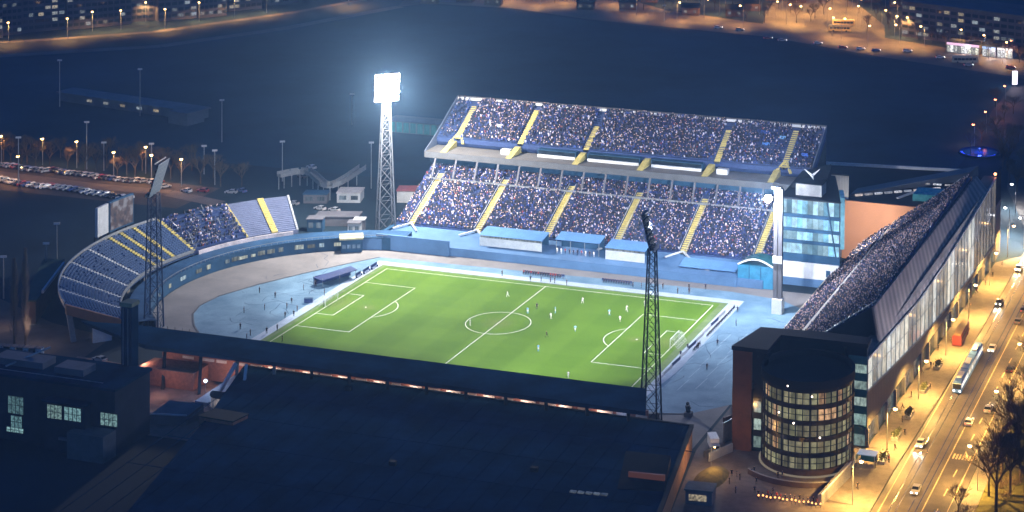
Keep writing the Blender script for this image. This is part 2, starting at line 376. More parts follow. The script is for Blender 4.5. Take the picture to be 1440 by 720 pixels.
S('ring_road_verge_path', strip([(-420, 275), (-385, 293), (-338, 336), (-300, 410), (-284, 462)], 5, -.035), mat('pale path far', (.16, .13, .12), .9, 0, .3, .08))
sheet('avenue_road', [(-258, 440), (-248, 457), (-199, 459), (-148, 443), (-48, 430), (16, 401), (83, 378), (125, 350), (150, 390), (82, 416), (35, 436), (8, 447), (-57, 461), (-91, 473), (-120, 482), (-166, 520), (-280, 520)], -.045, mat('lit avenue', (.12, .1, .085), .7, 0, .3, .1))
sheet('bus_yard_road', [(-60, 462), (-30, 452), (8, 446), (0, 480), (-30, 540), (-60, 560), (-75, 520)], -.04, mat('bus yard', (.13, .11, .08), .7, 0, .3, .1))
sheet('side_road', [(86, 377), (86, 300), (104, 245), (112, 190), (125, 145), (140, 150), (128, 200), (118, 250), (100, 305), (100, 365)], -.045, M['asphalt'])
sheet('car_park', [(-330, 70), (-150, 70), (-150, 97), (-330, 103)], -.045, M['lot'])
S('car_park_lane_road', strip([(-330, 91), (-234, 87.5), (-196, 85), (-164, 86), (-140, 80)], 6.5, -.04), mat('lane asphalt', (.15, .12, .11), .85, 0, .2, .2))
sheet('yard', [(-150, -80), (-90, -80), (-95, -45), (-118, -40), (-150, -25)], -.045, mat('yard surface', (.1, .085, .075), .9, 0, .3, .2))
sheet('rear_yard', [(-60, -100), (-28, -100), (-38, -64), (-95, -60), (-90, -84)], -.04, mat('rear yard slabs', (.22, .15, .13), .9, 0, .35, .3))

# ------------------------------------------------------------------ crowd (one mass per terrace)
PALETTE = [((.012,.014,.03),22),((.015,.025,.08),26),((.02,.04,.18),18),((.04,.08,.32),8),((.06,.06,.08),5),((.4,.42,.55),3.5),((.6,.62,.78),2.4),((.2,.03,.04),1.5),((.015,.015,.02),14),((.15,.08,.06),2)]
SKIN = [((.6,.42,.36),3.4),((.4,.26,.2),2),((.025,.022,.022),9),((.66,.52,.52),2),((.02,.03,.1),7)]
def choose(tab, n):
    w = np.array([t[1] for t in tab], float); w /= w.sum()
    return np.array([t[0] for t in tab])[rng.choice(len(tab), n, p=w)]
_T = np.array([[-.2,-.13,0],[.2,-.13,0],[.2,.13,0],[-.2,.13,0],[-.24,-.15,.62],[.24,-.15,.62],[.24,.15,.62],[-.24,.15,.62]], float)
_H = np.array([[-.11,-.11,.66],[.11,-.11,.66],[.11,.11,.66],[-.11,.11,.66],[-.1,-.1,.93],[.1,-.1,.93],[.1,.1,.93],[-.1,.1,.93]], float)
_Fq = np.array([[4,5,6,7],[0,1,5,4],[1,2,6,5],[2,3,7,6],[3,0,4,7]])
def dens(x, y): return .9+.14*np.sin(x*.31+y*.5)*np.sin(x*.11-y*.37+1)+.1*np.sin(x*.9+2*y)
def crowd_mesh(name, pos, face, label, big=1.0):
    pos = np.asarray(pos, float); n = len(pos)
    h = rng.uniform(.88, 1.12, n)*big; yaw = face + rng.normal(0, .35, n)
    tpl = np.concatenate([_T, _H])[None].repeat(n, 0); tpl = tpl*h[:, None, None]
    c, s = np.cos(yaw)[:, None], np.sin(yaw)[:, None]
    x = tpl[..., 0]*c - tpl[..., 1]*s; y = tpl[..., 0]*s + tpl[..., 1]*c
    V = np.stack([x, y, tpl[..., 2]], -1) + pos[:, None, :]
    V = V.reshape(-1, 3)
    F = np.concatenate([_Fq, _Fq+8])[None] + (np.arange(n)*16)[:, None, None]; F = F.reshape(-1, 4)
    me = bpy.data.meshes.new(name); me.vertices.add(len(V)); me.vertices.foreach_set('co', V.ravel().astype(np.float32))
    me.loops.add(F.size); me.loops.foreach_set('vertex_index', F.ravel().astype(np.int32))
    me.polygons.add(len(F)); me.polygons.foreach_set('loop_start', (np.arange(len(F))*4).astype(np.int32))
    me.update(calc_edges=True)
    ct = choose(PALETTE, n); hd = choose(SKIN, n)
    C = np.ones((n, 16, 4)); C[:, :8, :3] = ct[:, None]; C[:, 8:, :3] = hd[:, None]
    at = me.attributes.new('cloth', 'FLOAT_COLOR', 'POINT'); at.data.foreach_set('color', C.ravel().astype(np.float32))
    me.materials.append(M['crowd']); o = bpy.data.objects.new(name, me); COL.objects.link(o)
    return tag(o, label, 'crowd', None, 'stuff')

# ------------------------------------------------------------------ far two-tier stand
XL, XR = -66.5, 65.
def steps(y0, z0, y1, z1, n):
    out = []
    for i in range(n):
        ya = y0+(y1-y0)*i/n; yb = y0+(y1-y0)*(i+1)/n; za = z0+(z1-z0)*(i+1)/n
        out += [(ya, za), (yb, za)]
    return out
fs = thing('grandstand', 'large two-tier grandstand packed with spectators on the far side of the pitch', 'grandstand', (0, 90, 0))
LY0, LZ0, LY1, LZ1 = 65, 4.0, 93, 17.4
NL_ = 33
pr = [(65, 2.5)] + steps(LY0, LZ0, LY1, LZ1, NL_) + [(93, 1.5), (66, 1.5)]
MB().extrude(pr, 'x', XL+1, 62).build('lower_terrace', M['navy'], fs)
UY0, UZ0, UY1, UZ1 = 97, 24.6, 113.5, 34.2
NU = 20
pr = [(97, 23.5)] + steps(UY0, UZ0, UY1, UZ1, NU) + [(113.5, 31), (98, 22.2)]
MB().extrude(pr, 'x', XL, XR).build('upper_terrace', M['navy'], fs)
MB().box(XL, 62, 87.9, 97.4, 20.6, 22.2).build('concourse_slab', mat('concourse concrete', (.19, .18, .17), .85, 0, .2, .12), fs)
MB().box(XL, 62, 87.6, 87.88, 20.3, 22.3).build('concourse_parapet', mat('parapet grey', (.11, .115, .125), .7, 0, .15, .3), fs)
MB().box(XL, XR, 113.6, 114.2, 0, 35.6).build('back_wall', M['concreted'], fs)
MB().box(XL, XR, 113.1, 113.58, 34.4, 35.2).build('top_rail', M['white'], fs)
for x in (XL, XR):
    sgn = 1 if x > 0 else -1
    MB().extrude([(88, 22.3), (97, 22.3), (97, 24), (113.5, 33.6), (113.5, 35.7), (96, 26)], 'x', x, x+.3*sgn).build('side_screen', mat('side screen', (.16, .19, .25), .5, 0, .15, .2), fs)
MB().box(XL+2, 62, 93.2, 97, 0, 20.3).build('rear_wall', M['concreted'], fs)
MB().box(-64.5, 54, 52, 52.4, -.02, 2.6).build('front_wall', M['bluewall'], fs)
MB().extrude([(52.41, 0), (52.41, 2.5), (64.9, 4.1), (64.9, 0)], 'x', -64.5, 62).build('seat_cover', M['bluewall'], fs)
MB().box(-65.2, -40, 51.2, 51.9, -.02, 4.8).build('front_hoarding', M['bluewall'], fs)
MB().box(-66, -64.7, 52.5, 93, -.02, 4.2).build('end_wall', M['bluedark'], fs)
STX = [-60, -36.7, -13.3, 10.2, 32.5, 56]
def zl_at(y): return LZ0+(LZ1-LZ0)*(y-LY0)/(LY1-LY0)
def zu_at(y): return UZ0+(UZ1-UZ0)*(y-UY0)/(UY1-UY0)
for x in STX:
    st = MB(); n = 26
    for i in range(n):
        ya = 65+(88-65)*i/n; yb = 65+(88-65)*(i+1)/n
        st.box(x-1.05, x+1.05, ya, yb, zl_at(ya)-.2, zl_at(yb)+.25)
    o = st.build('stairway', M['yellow'], fs)
    rl = MB()
    for s in (-1, 1): rl.beam((x+s*1.15, 65, 5.4), (x+s*1.15, 88, zl_at(88)+1.1), .1, .12)
    rl.build('handrail', M['offwhite'], o)
for x in STX[:2]+[STX[3], STX[4]]:
    fk = MB()
    for s in (-1, 1): fk.beam((x, 65.2, 4.9), (x+s*4.2, 60.5, 4.1), .55, .4)
    fk.build('stair_fork', M['offwhite'], fs)
for i, x in enumerate((-59, -36, -12.5, 33, 55.5)):
    y1 = (111, 111.5, 107, 110, 112)[i]
    st = MB(); n = 18
    for k in range(n):
        ya = 97+(y1-97)*k/n; yb = 97+(y1-97)*(k+1)/n; st.box(x-.95, x+.95, ya, yb, zu_at(ya)-.2, zu_at(yb)+.25)
    st.build('stairway', M['yellow'], fs)
for i, x in enumerate((-60, -36.5, -13, 9.5, 31.5, 53.5)):
    MB().extrude([(88.4, 22.22), (96.9, 22.22), (96.9, 24.2), (95.6, 24.2)], 'x', x-1, x+1).build('stairway', M['yellow'], fs)
for x in (-59, 55.5):
    fk = MB()
    for s in (-1, 1): fk.beam((x, 99.5, zu_at(99.5)+.7), (x+s*2.6, 96, 23.6), .8, .5)
    fk.build('stair_fork', M['yellow'], fs)
for k in range(17):
    x = XL+4+k*7.6; MB().beam((x, 87.9, 20.3), (x+.2, 84.2, 13.6), .6, .35).build('strut', M['greywall'], fs)
MB().box(XL+2, 61, 84, 84.15, 14.3, 14.9).build('front_rail', M['steel'], fs)
MB().box(XL+1, 62, 90.2, 90.5, 18, 20.2).build('shade_wall', M['bluedark'], fs)
for k, (a, b) in enumerate(((-28.5, -14.8), (-10.8, 7.5), (11.5, 29))):
    bx = MB().box(a, b, 94.2, 96.8, 22.22, 24.6).build('press_box', M['bluedark'], fs)
    MB().box(a+.2, b-.2, 93.6, 94.15, 22.22, 23.1).build('ledge', M['white'], bx)
    MB().box(a+.3, b-.3, 94.1, 94.19, 23.2, 24.4).build('window', M['darkglass'], bx)
for a, b in ((-41, -37.8), (34.3, 38)):
    MB().box(a, b, 92.5, 94.5, 22.22, 23.9).build('kiosk', M['white'], fs)
rows = []
for i in range(NL_):
    y = LY0+(LY1-LY0)*(i+.5)/NL_; z = LZ0+(LZ1-LZ0)*(i+1)/NL_+.4
    xs = np.arange(XL+1.6, 61.5, .5); xs = xs + rng.normal(0, .05, len(xs))
    keep = rng.random(len(xs)) < dens(xs, y)
    for sx in STX: keep &= np.abs(xs-sx) > (1.5 if y < 88.5 else 0)
    rows += [(x, y+rng.normal(0, .08), z+rng.choice([0, 0, 0, .3])) for x in xs[keep]]
crowd_mesh('crowd', rows, 0, 'crowd filling the lower tier of the far grandstand between the yellow stairs')
rows = []
for i in range(NU):
    y = UY0+(UY1-UY0)*(i+.5)/NU; z = UZ0+(UZ1-UZ0)*(i+1)/NU+.4
    xs = np.arange(XL+.8, XR-.5, .5); xs = xs + rng.normal(0, .05, len(xs))
    keep = rng.random(len(xs)) < np.where(xs > 47, .5, np.where(xs < -60, .35, dens(xs, y)))
    for sx in (-59, -36, -12.5, 33, 55.5): keep &= np.abs(xs-sx) > 1.3
    rows += [(x, y+rng.normal(0, .08), z+rng.choice([0, 0, 0, .3])) for x in xs[keep]]
crowd_mesh('crowd', rows, 0, 'crowd filling the upper tier of the far grandstand above the concourse')

for i, (x_, y_, w_, c_, lb) in enumerate(((46, 104, 2.6, (.1, .3, .75), 'blue cloth banner held up in the thin crowd right in the upper tier'), (51, 107, 2., (.25, .55, .9), 'light blue cloth banner beside the rightmost upper stairs'), (44, 108.5, 3., (.04, .12, .5), 'dark blue cloth banner near the top right of the upper tier'), (-47, 102, 2.2, (.55, .65, .85), 'pale blue cloth banner low in the upper tier at left'), (60, 101, 2.4, (.08, .2, .7), 'blue cloth banner at the far right edge of the upper tier'))):
    z_ = zu_at(y_)+1.3; bn = MB()
    for k in range(6):
        a0, a1 = x_+w_*k/6, x_+w_*(k+1)/6; w0, w1 = .12*math.sin(k*1.7), .12*math.sin(k*1.7+1.7)
        bn.poly([(a0, y_+w0, z_), (a1, y_+w1, z_), (a1, y_+1.0+w1, z_+.75), (a0, y_+1.0+w0, z_+.75)])
    tag(bn.build('banner', mat(f'banner cloth {i}', c_, .8, 0, .15, 1)), lb, 'banner', 'cloth banners in the crowd')
# shelters along the foot of the far stand
def shelter(x0, x1, y0, y1, z0, h, roof, label, front, ends=True):
    t = thing('roofed_shelter', label, 'shelter', ((x0+x1)/2, (y0+y1)/2, 0), 'blue roofed shelters at the foot of the far stand')
    MB().extrude([(y0, z0+h-.6), (y1, z0+h+.5), (y1, z0+h+.7), (y0-.5, z0+h-.35)], 'x', x0, x1).build('roof', roof, t)
    MB().box(x0+.2, x1-.2, y1-.4, y1-.1, 0, z0+h+.3).build('back_wall', M['bluedark'], t)
    for i in range(4):
        x = x0+.3+(x1-x0-.6)*i/3; MB().box(x-.08, x+.08, y0+.1, y0+.26, 0, z0+h-.65).build('post', M['steel'], t)
    if front: MB().box(x0+.1, x1-.1, y0-.05, y0+.05, z0+.2, z0+h-1.2).build('front_panel', M['offwhite'], t)
    if front:
        MB().box(x0+.3, x1-.3, y0+.12, y0+.2, z0+h-1.15, z0+h-.7).build('window', lit_glass('shelter window', (.55, .6, .6), .5), t)
    return t
shelter(-31.5, -10.3, 55.5, 61.5, 3.0, 4.0, M['blueroof'], 'white fronted shelter with long blue roof, leftmost at the foot of the far grandstand', M['white'])
shelter(-6.5, 8.2, 57, 62, 3.2, 4.4, M['blueroof'], 'open blue roofed shelter with lit people under it beside the halfway line', None)
shelter(10.5, 23.5, 55.8, 61.5, 2.8, 4.2, M['blueroof'], 'short white fronted blue shelter behind the dark lattice mast', M['white'])
shelter(34.6, 52.6, 55.6, 61, .8, 3.0, M['blueroof'], 'long low blue shelter with seated crowd in front near the glass box', None)
gb = thing('glass_pavilion', 'blue glass pavilion with arched white roof frame below the rightmost yellow stairs', 'pavilion', (59.5, 56, 0))
MB().prism([(54, 53), (65, 53), (64.4, 60), (55, 60)], 0, 6.6).build('glass_wall', mat('blue pavilion glass', (.04, .2, .34), .15, 0, .3, .4, spec=.6), gb)
ar = MB(); pa = [(54 + 11*i/10, 53, 6.7+1.9*math.sin(math.pi*i/10)) for i in range(11)]
for i in range(10): ar.beam(pa[i], pa[i+1], .5, .45)
ar.build('arched_frame', M['white'], gb)
ro = MB()
for i in range(10):
    a, b = pa[i], pa[i+1]; ro.poly([(a[0], 53.1, a[2]-.1), (b[0], 53.1, b[2]-.1), (b[0], 60, b[2]-.1), (a[0], 60, a[2]-.1)])
ro.build('roof', M['teal'], gb)
for x in (57.6, 61.2): MB().box(x-.1, x+.1, 52.9, 52.98, 0, 6.6).build('mullion', M['bluedark'], gb)

# ------------------------------------------------------------------ left curved stand
CX0 = -50.
def P(r, a, z): return (CX0+r*math.cos(R(a)), r*math.sin(R(a)), z)
ls = thing('curved_stand', 'empty curved end stand with blue seats and white stairways left of the pitch', 'grandstand', P(68, 185, 0))
RI, RO, ZI, ZO = 60.5, 76.5, 5., 12.
def bowl(a0, a1, nr, m, name, da=1.5, drop=1.0):
    mb = MB(); na = max(2, int((a1-a0)/da))
    for i in range(na):
        A, B = a0+(a1-a0)*i/na, a0+(a1-a0)*(i+1)/na
        for k in range(nr):
            r1, r2 = RI+(RO-RI)*k/nr, RI+(RO-RI)*(k+1)/nr; z1, z2 = ZI+(ZO-ZI)*k/nr, ZI+(ZO-ZI)*(k+1)/nr
            mb.poly([P(r1, A, z1), P(r1, B, z1), P(r1, B, z2), P(r1, A, z2)])
            mb.poly([P(r1, A, z2), P(r1, B, z2), P(r2, B, z2), P(r2, A, z2)])
        mb.poly([P(RI, A, ZI-drop), P(RO, A, ZO-drop), P(RO, B, ZO-drop), P(RI, B, ZI-drop)])
        mb.poly([P(RO, A, ZO-drop), P(RO, A, ZO), P(RO, B, ZO), P(RO, B, ZO-drop)])
        mb.poly([P(RI, A, ZI-drop), P(RI, B, ZI-drop), P(RI, B, ZI), P(RI, A, ZI)])
    for a in (a0, a1): mb.poly([P(RI, a, ZI-drop), P(RO, a, ZO-drop), P(RO, a, ZO), P(RI, a, ZI)])
    return mb.build(name, m, ls)
bowl(165, 228, 19, M['seat'], 'seat_bank')
bowl(131, 146.5, 19, M['pale'], 'covered_seat_bank')
bowl(146.6, 164.9, 10, M['navy'], 'bare_terrace')
seats = MB()
for k in range(19):
    r = RI+(RO-RI)*(k+.55)/19; z = ZI+(ZO-ZI)*(k+1)/19
    n = int(R(62)*r/1.1)
    for j in range(n):
        a = 165.8+61.4*j/n
        if min(abs(a-q) for q in (218, 209, 199.5, 190, 181, 177, 172.5)) < .9 or random.random() < .06: continue
        c = P(r, a, z+.22); seats.cbox(c, (.42, .9, .42), R(a))
tag(seats.build('seats', M['seat'], ls), kind='stuff')
def radial(a, m, wd=1.3, zo=.35, name='stairway'):
    mb = MB(); n = 19
    for k in range(n):
        r1, r2 = RI+(RO-RI)*k/n, RI+(RO-RI)*(k+1)/n; z = ZI+(ZO-ZI)*(k+1)/n
        c = P((r1+r2)/2, a, z+.08); mb.cbox(c, (r2-r1+.02, wd, .5), R(a))
    return mb.build(name, m, ls)
for a in (218, 209, 199.5, 190): radial(a, M['offwhite'], 1.0)
for a in (181, 177, 172.5, 164.9, 138): radial(a, M['yellow'], 1.2 if a != 138 else 2.)
radial(146.6, M['yellow'], .7); radial(131.2, M['offwhite'], .6)
MB().prism([P(RI, 228, 0)[:2], P(RO, 228, 0)[:2], P(RO, 229, 0)[:2], P(RI, 229, 0)[:2]], [ZI-2.2, ZO-2.2, ZO-2.2, ZI-2.2], [ZI+.4, ZO+.4, ZO+.4, ZI+.4]).build('end_wall', M['rust'], ls)
rimm = MB()
for a in range(165, 228, 3): rimm.beam(P(RO+.2, a, ZO+.5), P(RO+.2, a+3, ZO+.5), .3, 1.1)
rimm.build('back_rail', M['steel'], ls)
fr = MB()
for a in range(165, 228, 3): fr.beam(P(RI-.2, a, ZI+.2), P(RI-.2, a+3, ZI+.2), .3, 1.)
fr.build('front_rail', M['steel'], ls)
pk = MB()
for a in range(133, 165, 2): pk.beam(P(RI-2.2, a, 4.6), P(RI-2.2, a+2, 4.6), .5, 2.)
pk.build('barrier_wall', mat('white and pink barrier', (.55, .5, .52), .6, 0, .35, .35), ls)
yb = MB()
for r_ in (60.4,): yb.prism([P(57.5, 224, 0)[:2], P(60.3, 224, 0)[:2], P(60.3, 229, 0)[:2], P(57.5, 229, 0)[:2]], 0, [6.5, 6.5, 7.5, 7.5])
yb.build('end_tower', mat('faded yellow wall', (.3, .28, .16), .8, 0, .2, .5), ls)
for a in (224, 214, 204, 194, 184, 174, 164, 154, 144, 134):
    for r_, zt in ((RO-1.5, ZO-1.6), (RI+2, ZI-1.2)):
        MB().beam(P(r_-(1.6 if r_ > 70 else 0), a, 0), P(r_, a, zt), 1.0, 1.4).build('column', M['concrete'], ls)
MB().prism([P(64, 226.5, 0)[:2], P(69, 226.5, 0)[:2], P(69, 227, 0)[:2], P(64, 227, 0)[:2]], 0, 5.2).build('end_panel', M['offwhite'], ls)
sf = MB()
for k in range(70):
    a = random.uniform(147.5, 164); r_ = random.uniform(RI+.5, RO-1); z = ZI+(ZO-ZI)*(r_-RI)/(RO-RI)+.3
    b = a+random.uniform(-3.5, 3.5); r2 = min(max(r_+random.uniform(-3, 3), RI), RO); z2 = ZI+(ZO-ZI)*(r2-RI)/(RO-RI)+random.uniform(.2, 2.2)
    sf.tube(P(r_, a, z), P(r2, min(max(b, 147), 164.6), z2), .09, .09, 4)
sf.build('safety_netting', M['steel'], ls)
rows = []
for k in range(10):
    r_ = RI+(RO-RI)*(k+.5)/10; z_ = ZI+(ZO-ZI)*(k+1)/10
    n_ = int(R(17.6)*r_/.6)
    for j in range(n_):
        for q_ in (-.45, .3):
            a_ = 147+17.6*j/n_
            if rng.random() < .42+.3*math.sin(a_*1.3+k*.6): rows.append(P(r_+q_, a_, z_))
crowd_mesh('crowd', rows, 1.1, 'sparse dark cluster of spectators on the bare terrace of the curved stand')
# scoreboard behind it
sb = thing('scoreboard', 'large scoreboard screen with blank grey side panel above the curved stand', 'scoreboard', P(78, 178, 0))
def wallarc(r, a0, a1, z0, z1, th, name, m, par, n=5):
    mb = MB()
    for i in range(n):
        A, B = a0+(a1-a0)*i/n, a0+(a1-a0)*(i+1)/n
        mb.prism([P(r, A, 0)[:2], P(r+th, A, 0)[:2], P(r+th, B, 0)[:2], P(r, B, 0)[:2]], z0, z1)
    return mb.build(name, m, par)
wallarc(77.2, 180.4, 184.6, 13.6, 22.4, .8, 'side_panel', M['offwhite'], sb, 2)
wallarc(77.2, 171.8, 180, 13.4, 22.6, .9, 'frame', M['bluedark'], sb)
def screen_mat():
    m = bpy.data.materials.new('screen picture'); m.use_nodes = True; nt = m.node_tree; N = nt.nodes; L = nt.links; b = N['Principled BSDF']
    tc = N.new('ShaderNodeTexCoord'); v = N.new('ShaderNodeTexVoronoi'); v.inputs['Scale'].default_value = .33; nz = N.new('ShaderNodeTexNoise'); nz.inputs['Scale'].default_value = .4
    L.new(tc.outputs['Object'], v.inputs['Vector']); L.new(tc.outputs['Object'], nz.inputs['Vector'])
    rp = N.new('ShaderNodeValToRGB'); e = rp.color_ramp.elements; e[0].color = (.02, .03, .08, 1); e[0].position = .3; e[1].color = (.42, .42, .5, 1); e[1].position = .62
    x = e.new(.48); x.color = (.16, .1, .1, 1); L.new(nz.outputs['Fac'], rp.inputs['Fac'])
    b.inputs['Base Color'].default_value = (.01, .01, .01, 1); b.inputs['Emission Strength'].default_value = .55
    L.new(rp.outputs['Color'], b.inputs['Emission Color']); return m
wallarc(77.05, 172.1, 179.7, 13.9, 22.1, .1, 'screen', screen_mat(), sb)
for a in (173, 176, 179, 182, 184): MB().beam(P(78.6, a, 0), P(78.6, a, 13.5), .5, .5).build('post', M['darksteel'], sb)
# curved blue hoarding between the apron and the curved stand
hw = thing('curved_hoarding', 'curved dark blue hoarding wall with lit panels round the left end of the apron', 'wall', P(52, 180, 0))
for a0, a1 in ((96, 228),):
    wallarc(52.2, a0, a1, -.04, 3.9, .35, 'wall_panel', M['bluedark'], hw, 60)
mb = MB()
for i in range(60):
    A = 96+132*i/60; B = 96+132*(i+1)/60
    mb.poly([P(52.5, A, 3.92), P(52.5, B, 3.92), P(58.3, B, 4.5), P(58.3, A, 4.5)])
    mb.poly([P(58.3, A, 0), P(58.3, B, 0), P(58.3, B, 4.5), P(58.3, A, 4.5)])
mb.build('deck', mat('blue deck', (.025, .075, .16), .6, 0, .3, .25), hw)
lpm = lit_glass('hoarding light panel', (.75, .75, .55), .8, .3, (.4, .6, .75))
for i, a in enumerate((118, 124, 127, 131, 138, 141, 144.5, 148, 151, 154, 158, 166, 170, 178, 187, 196)):
    wallarc(52.05, a, a+random.choice((1.6, 2.6, 3)), 1.5, 2.1+random.uniform(.2, .8), .1, 'lit_panel', lpm, hw, 2)
rl = MB()
for i in range(66): rl.beam(P(52.4, 96+2*i, 4.6), P(52.4, 98+2*i, 4.6), .12, .12); rl.tube(P(52.4, 96+2*i, 3.9), P(52.4, 96+2*i, 4.6), .06, .06, 4)
rl.build('rail', M['steel'], hw)
# studio kiosk at its end
kx = ground_at(492, 353)
kk = thing('studio_kiosk', 'dark blue kiosk with pale yellow roof at the edge of the grey apron', 'kiosk', (kx.x, kx.y, 0))
q = kx; MB().cbox((q.x, q.y+1, 2), (6.5, 5, 4), .5).build('wall', M['bluedark'], kk)
MB().cbox((q.x, q.y+1, 4.3), (7.4, 5.8, .5), .5).build('roof', mat('pale yellow roof', (.4, .38, .24), .7, 0, .3, .5), kk)
for k in range(4):
    an = .5; MB().cbox((q.x+(-2.3+1.5*k)*math.cos(an)+2.6*math.sin(an), q.y+1+(-2.3+1.5*k)*math.sin(an)-2.6*math.cos(an), 1.9), (1, .12, 1.2), an).build('window', lit_glass('kiosk window', (.3, .5, .8), .6), kk)
MB().cbox((q.x+5.5, q.y+5, 1.8), (6, 3.6, 3.6), .3).build('side_room', M['bluewall'], kk)

# ------------------------------------------------------------------ near stand and dark hall
ns = thing('near_stand', 'long dark near-side stand roof on leaning columns along the near touchline', 'grandstand', (-10, -66, 0))
MB().prism([(-92, -62.5), (-88, -64.5), (-66, -72.0), (70.5, -72.8), (66, -60), (-77, -60.6)], [10.2, 10, 9.2, 9.2, 9.6, 9.6], [10.5, 10.7, 10.2, 10.2, 10.6, 10.6]).build('roof', M['darkroof'], ns)
MB().extrude([(-50.5, 0), (-50.5, 1.2)] + [p for p in [(-50.6-1.0*i, 1.2+.32*i) for i in range(13)]] + [(-63.6, 5.4), (-63.6, 0)], 'x', -66, 66).build('terrace', M['concreted'], ns)
wl = MB().box(-66, 68, -64.3, -63.7, 0, 6.9).build('back_wall', M['brick'], ns)
for k in range(26):
    x = -60+k*5; MB().box(x, x+random.uniform(2.5, 4.4), -64.5, -64.32, 5.0, 5.7).build('wall_panel', mat('pale wall panel', (.62, .55, .5), .8, 0, .15, .6), wl)
for k in range(14):
    x = -74+k*10.6
    MB().beam((x, -67, 9.4), (x+3.5, -73.5, 0), .8, 1.0).build('column', M['darksteel'] if k not in (3, 4) else M['concrete'], ns)
for k in range(9): MB().tube((-78+k*2.2, -60.6, 10.6), (-78+k*2.2, -60.6, 11.3), .05, .05, 4).build('lightning_rod', M['darksteel'], ns)
MB().prism([(-68, -72), (-52, -72), (-52, -65), (-68, -65)], 0, 4.4).build('stair_block', M['brick'], ns)
MB().prism([(-47, -79), (-43, -79), (-36, -66), (-40, -66)], [0, 0, 5, 5], [.6, .6, 5.6, 5.6]).build('ramp', M['offwhite'], ns)
dh = thing('dark_hall', 'huge dark flat-roofed hall with orange-lit end wall in front of the near stand', 'building', (20, -110, 0))
rim = [(-40.3, -67), (80.4, -67.6), (88.3, -110.5), (97, -160), (-15, -160), (-30, -100)]
MB().prism(rim[::-1], 0, 5.6).build('wall', mat('dark hall wall', (.3, .17, .09), .85, 0, .25, .3), dh)
big = [(x+(.25 if x > 0 else -.25), y+(.25 if y > -70 else 0)) for x, y in rim]
MB().prism(big[::-1], 5.61, 6.1).build('roof', M['darkroof'], dh)
rb_ = MB()
for k in range(26):
    xx = -36+4.6*k; rb_.beam((max(xx, -39), -67.5, 6.14), (xx+5, -158, 6.14), .14, .12)
for yy in (-82, -97, -112, -128): rb_.beam((-33, yy, 6.13), (86, yy, 6.13), .2, .1)
rb_.build('roof_ribs', M['darkroof'], dh)
for k in range(3):
    x_, y_ = (-8+k*31.3, -74-(k*37 % 44)); MB().box(x_, x_+1.6, y_, y_+1.1, 6.11, 7.1).build('roof_vent', M['blackroof'], dh)
ed = MB(); ed.beam((80.3, -67.6, 6.3), (88.2, -110.5, 6.3), .9, .4); ed.beam((96.8, -160, 6.3), (88.2, -110.5, 6.3), .9, .4); ed.beam((-40, -67.1, 6.25), (80.3, -67.7, 6.25), .5, .3)
ed.build('parapet', M['blackroof'], dh)
c = [ground_at(u, v, 6.3) for u, v in ((868, 687), (934, 690), (943, 655), (880, 648))]
MB().prism([(p.x, p.y) for p in c], 6.1, [6.3, 6.3, 8.6, 8.6]).build('rooflight', M['blackroof'], dh)
a = ground_at(884, 668, 7.4); b = ground_at(935, 673, 7.4)
MB().beam(a, b, .5, 1.6).build('rooflight_window', glow('dim amber window', (.3, .1, .05), .22), dh)
for k in range(5):
    a = ground_at(806+k*11, 691+k, 6.3); MB().cbox((a.x, a.y, 6.25), (1.4, .9, .3)).build('skylight', lit_glass('dim skylight', (.35, .42, .5), .25), dh)
wb = thing('glazed_bay', 'rounded glazed bay with lit interior between leaning columns left of the dark hall', 'building', (-37.5, -80, 0))
bb = arc(-37.5, -80, 3.6, 180, 360, 10)
MB().prism(bb, 0, 1.2).build('base', M['concrete'], wb)
for i in range(10): MB().beam((*bb[i], 2.6), (*bb[i+1], 2.6), .1, 2.6).build('window', lit_glass('bay window', (.5, .5, .6), .5, .3, (.7, .6, .6), (1, 1, .6)), wb)
MB().prism(arc(-37.5, -80, 3.9, 180, 360, 10), 4.0, 4.3).build('roof', M['blackroof'], wb)
for sx in (-1, 1): MB().beam((-37.5+sx*4.2, -80, 0), (-37.5+sx*1.5, -73, 9), .7, .8).build('column', M['offwhite'], wb)
wl_ = thing('yard_lamp', 'small blue-white lamp on a post under the near stand roof', 'lamp', (-46.5, -75, 0))
MB().tube((-46.5, -75, 0), (-46.5, -75, 4), .1, .08, 6).build('post', M['steel'], wl_); MB().ball((-46.5, -75, 4.3), .42, 8, 6).build('globe', glow('blue white globe', (.5, .7, 1), 12), wl_)
sr = thing('sloped_roof', 'low grey lean-to roof beside the tall dark pylon', 'shed', (-60, -88, 0))
MB().prism([(-50, -94), (-41, -92), (-40, -86), (-49, -87)], 0, [2.2, 2.2, 3.4, 3.4]).build('body', M['greywall'], sr)
MB().beam((-50.2, -94.2, 2.6), (-40.8, -92.2, 2.6), .3, .3).build('gutter', M['offwhite'], sr)
# low brick outbuilding beside the hall
a = ground_at(335, 600); b = ground_at(385, 606)
ob = thing('brick_outbuilding', 'low red brick outbuilding under the left edge of the dark hall', 'building', (a.x, a.y, 0))
MB().prism([(-31.4, -101.5), (-22, -102), (-21, -97), (-30.4, -96.5)], 0, 6.9).build('wall', M['brick'], ob)
MB().prism([(-31.6, -101.7), (-21.8, -102.2), (-20.8, -96.8), (-30.2, -96.3)], 6.91, 7.2).build('roof', M['blackroof'], ob)
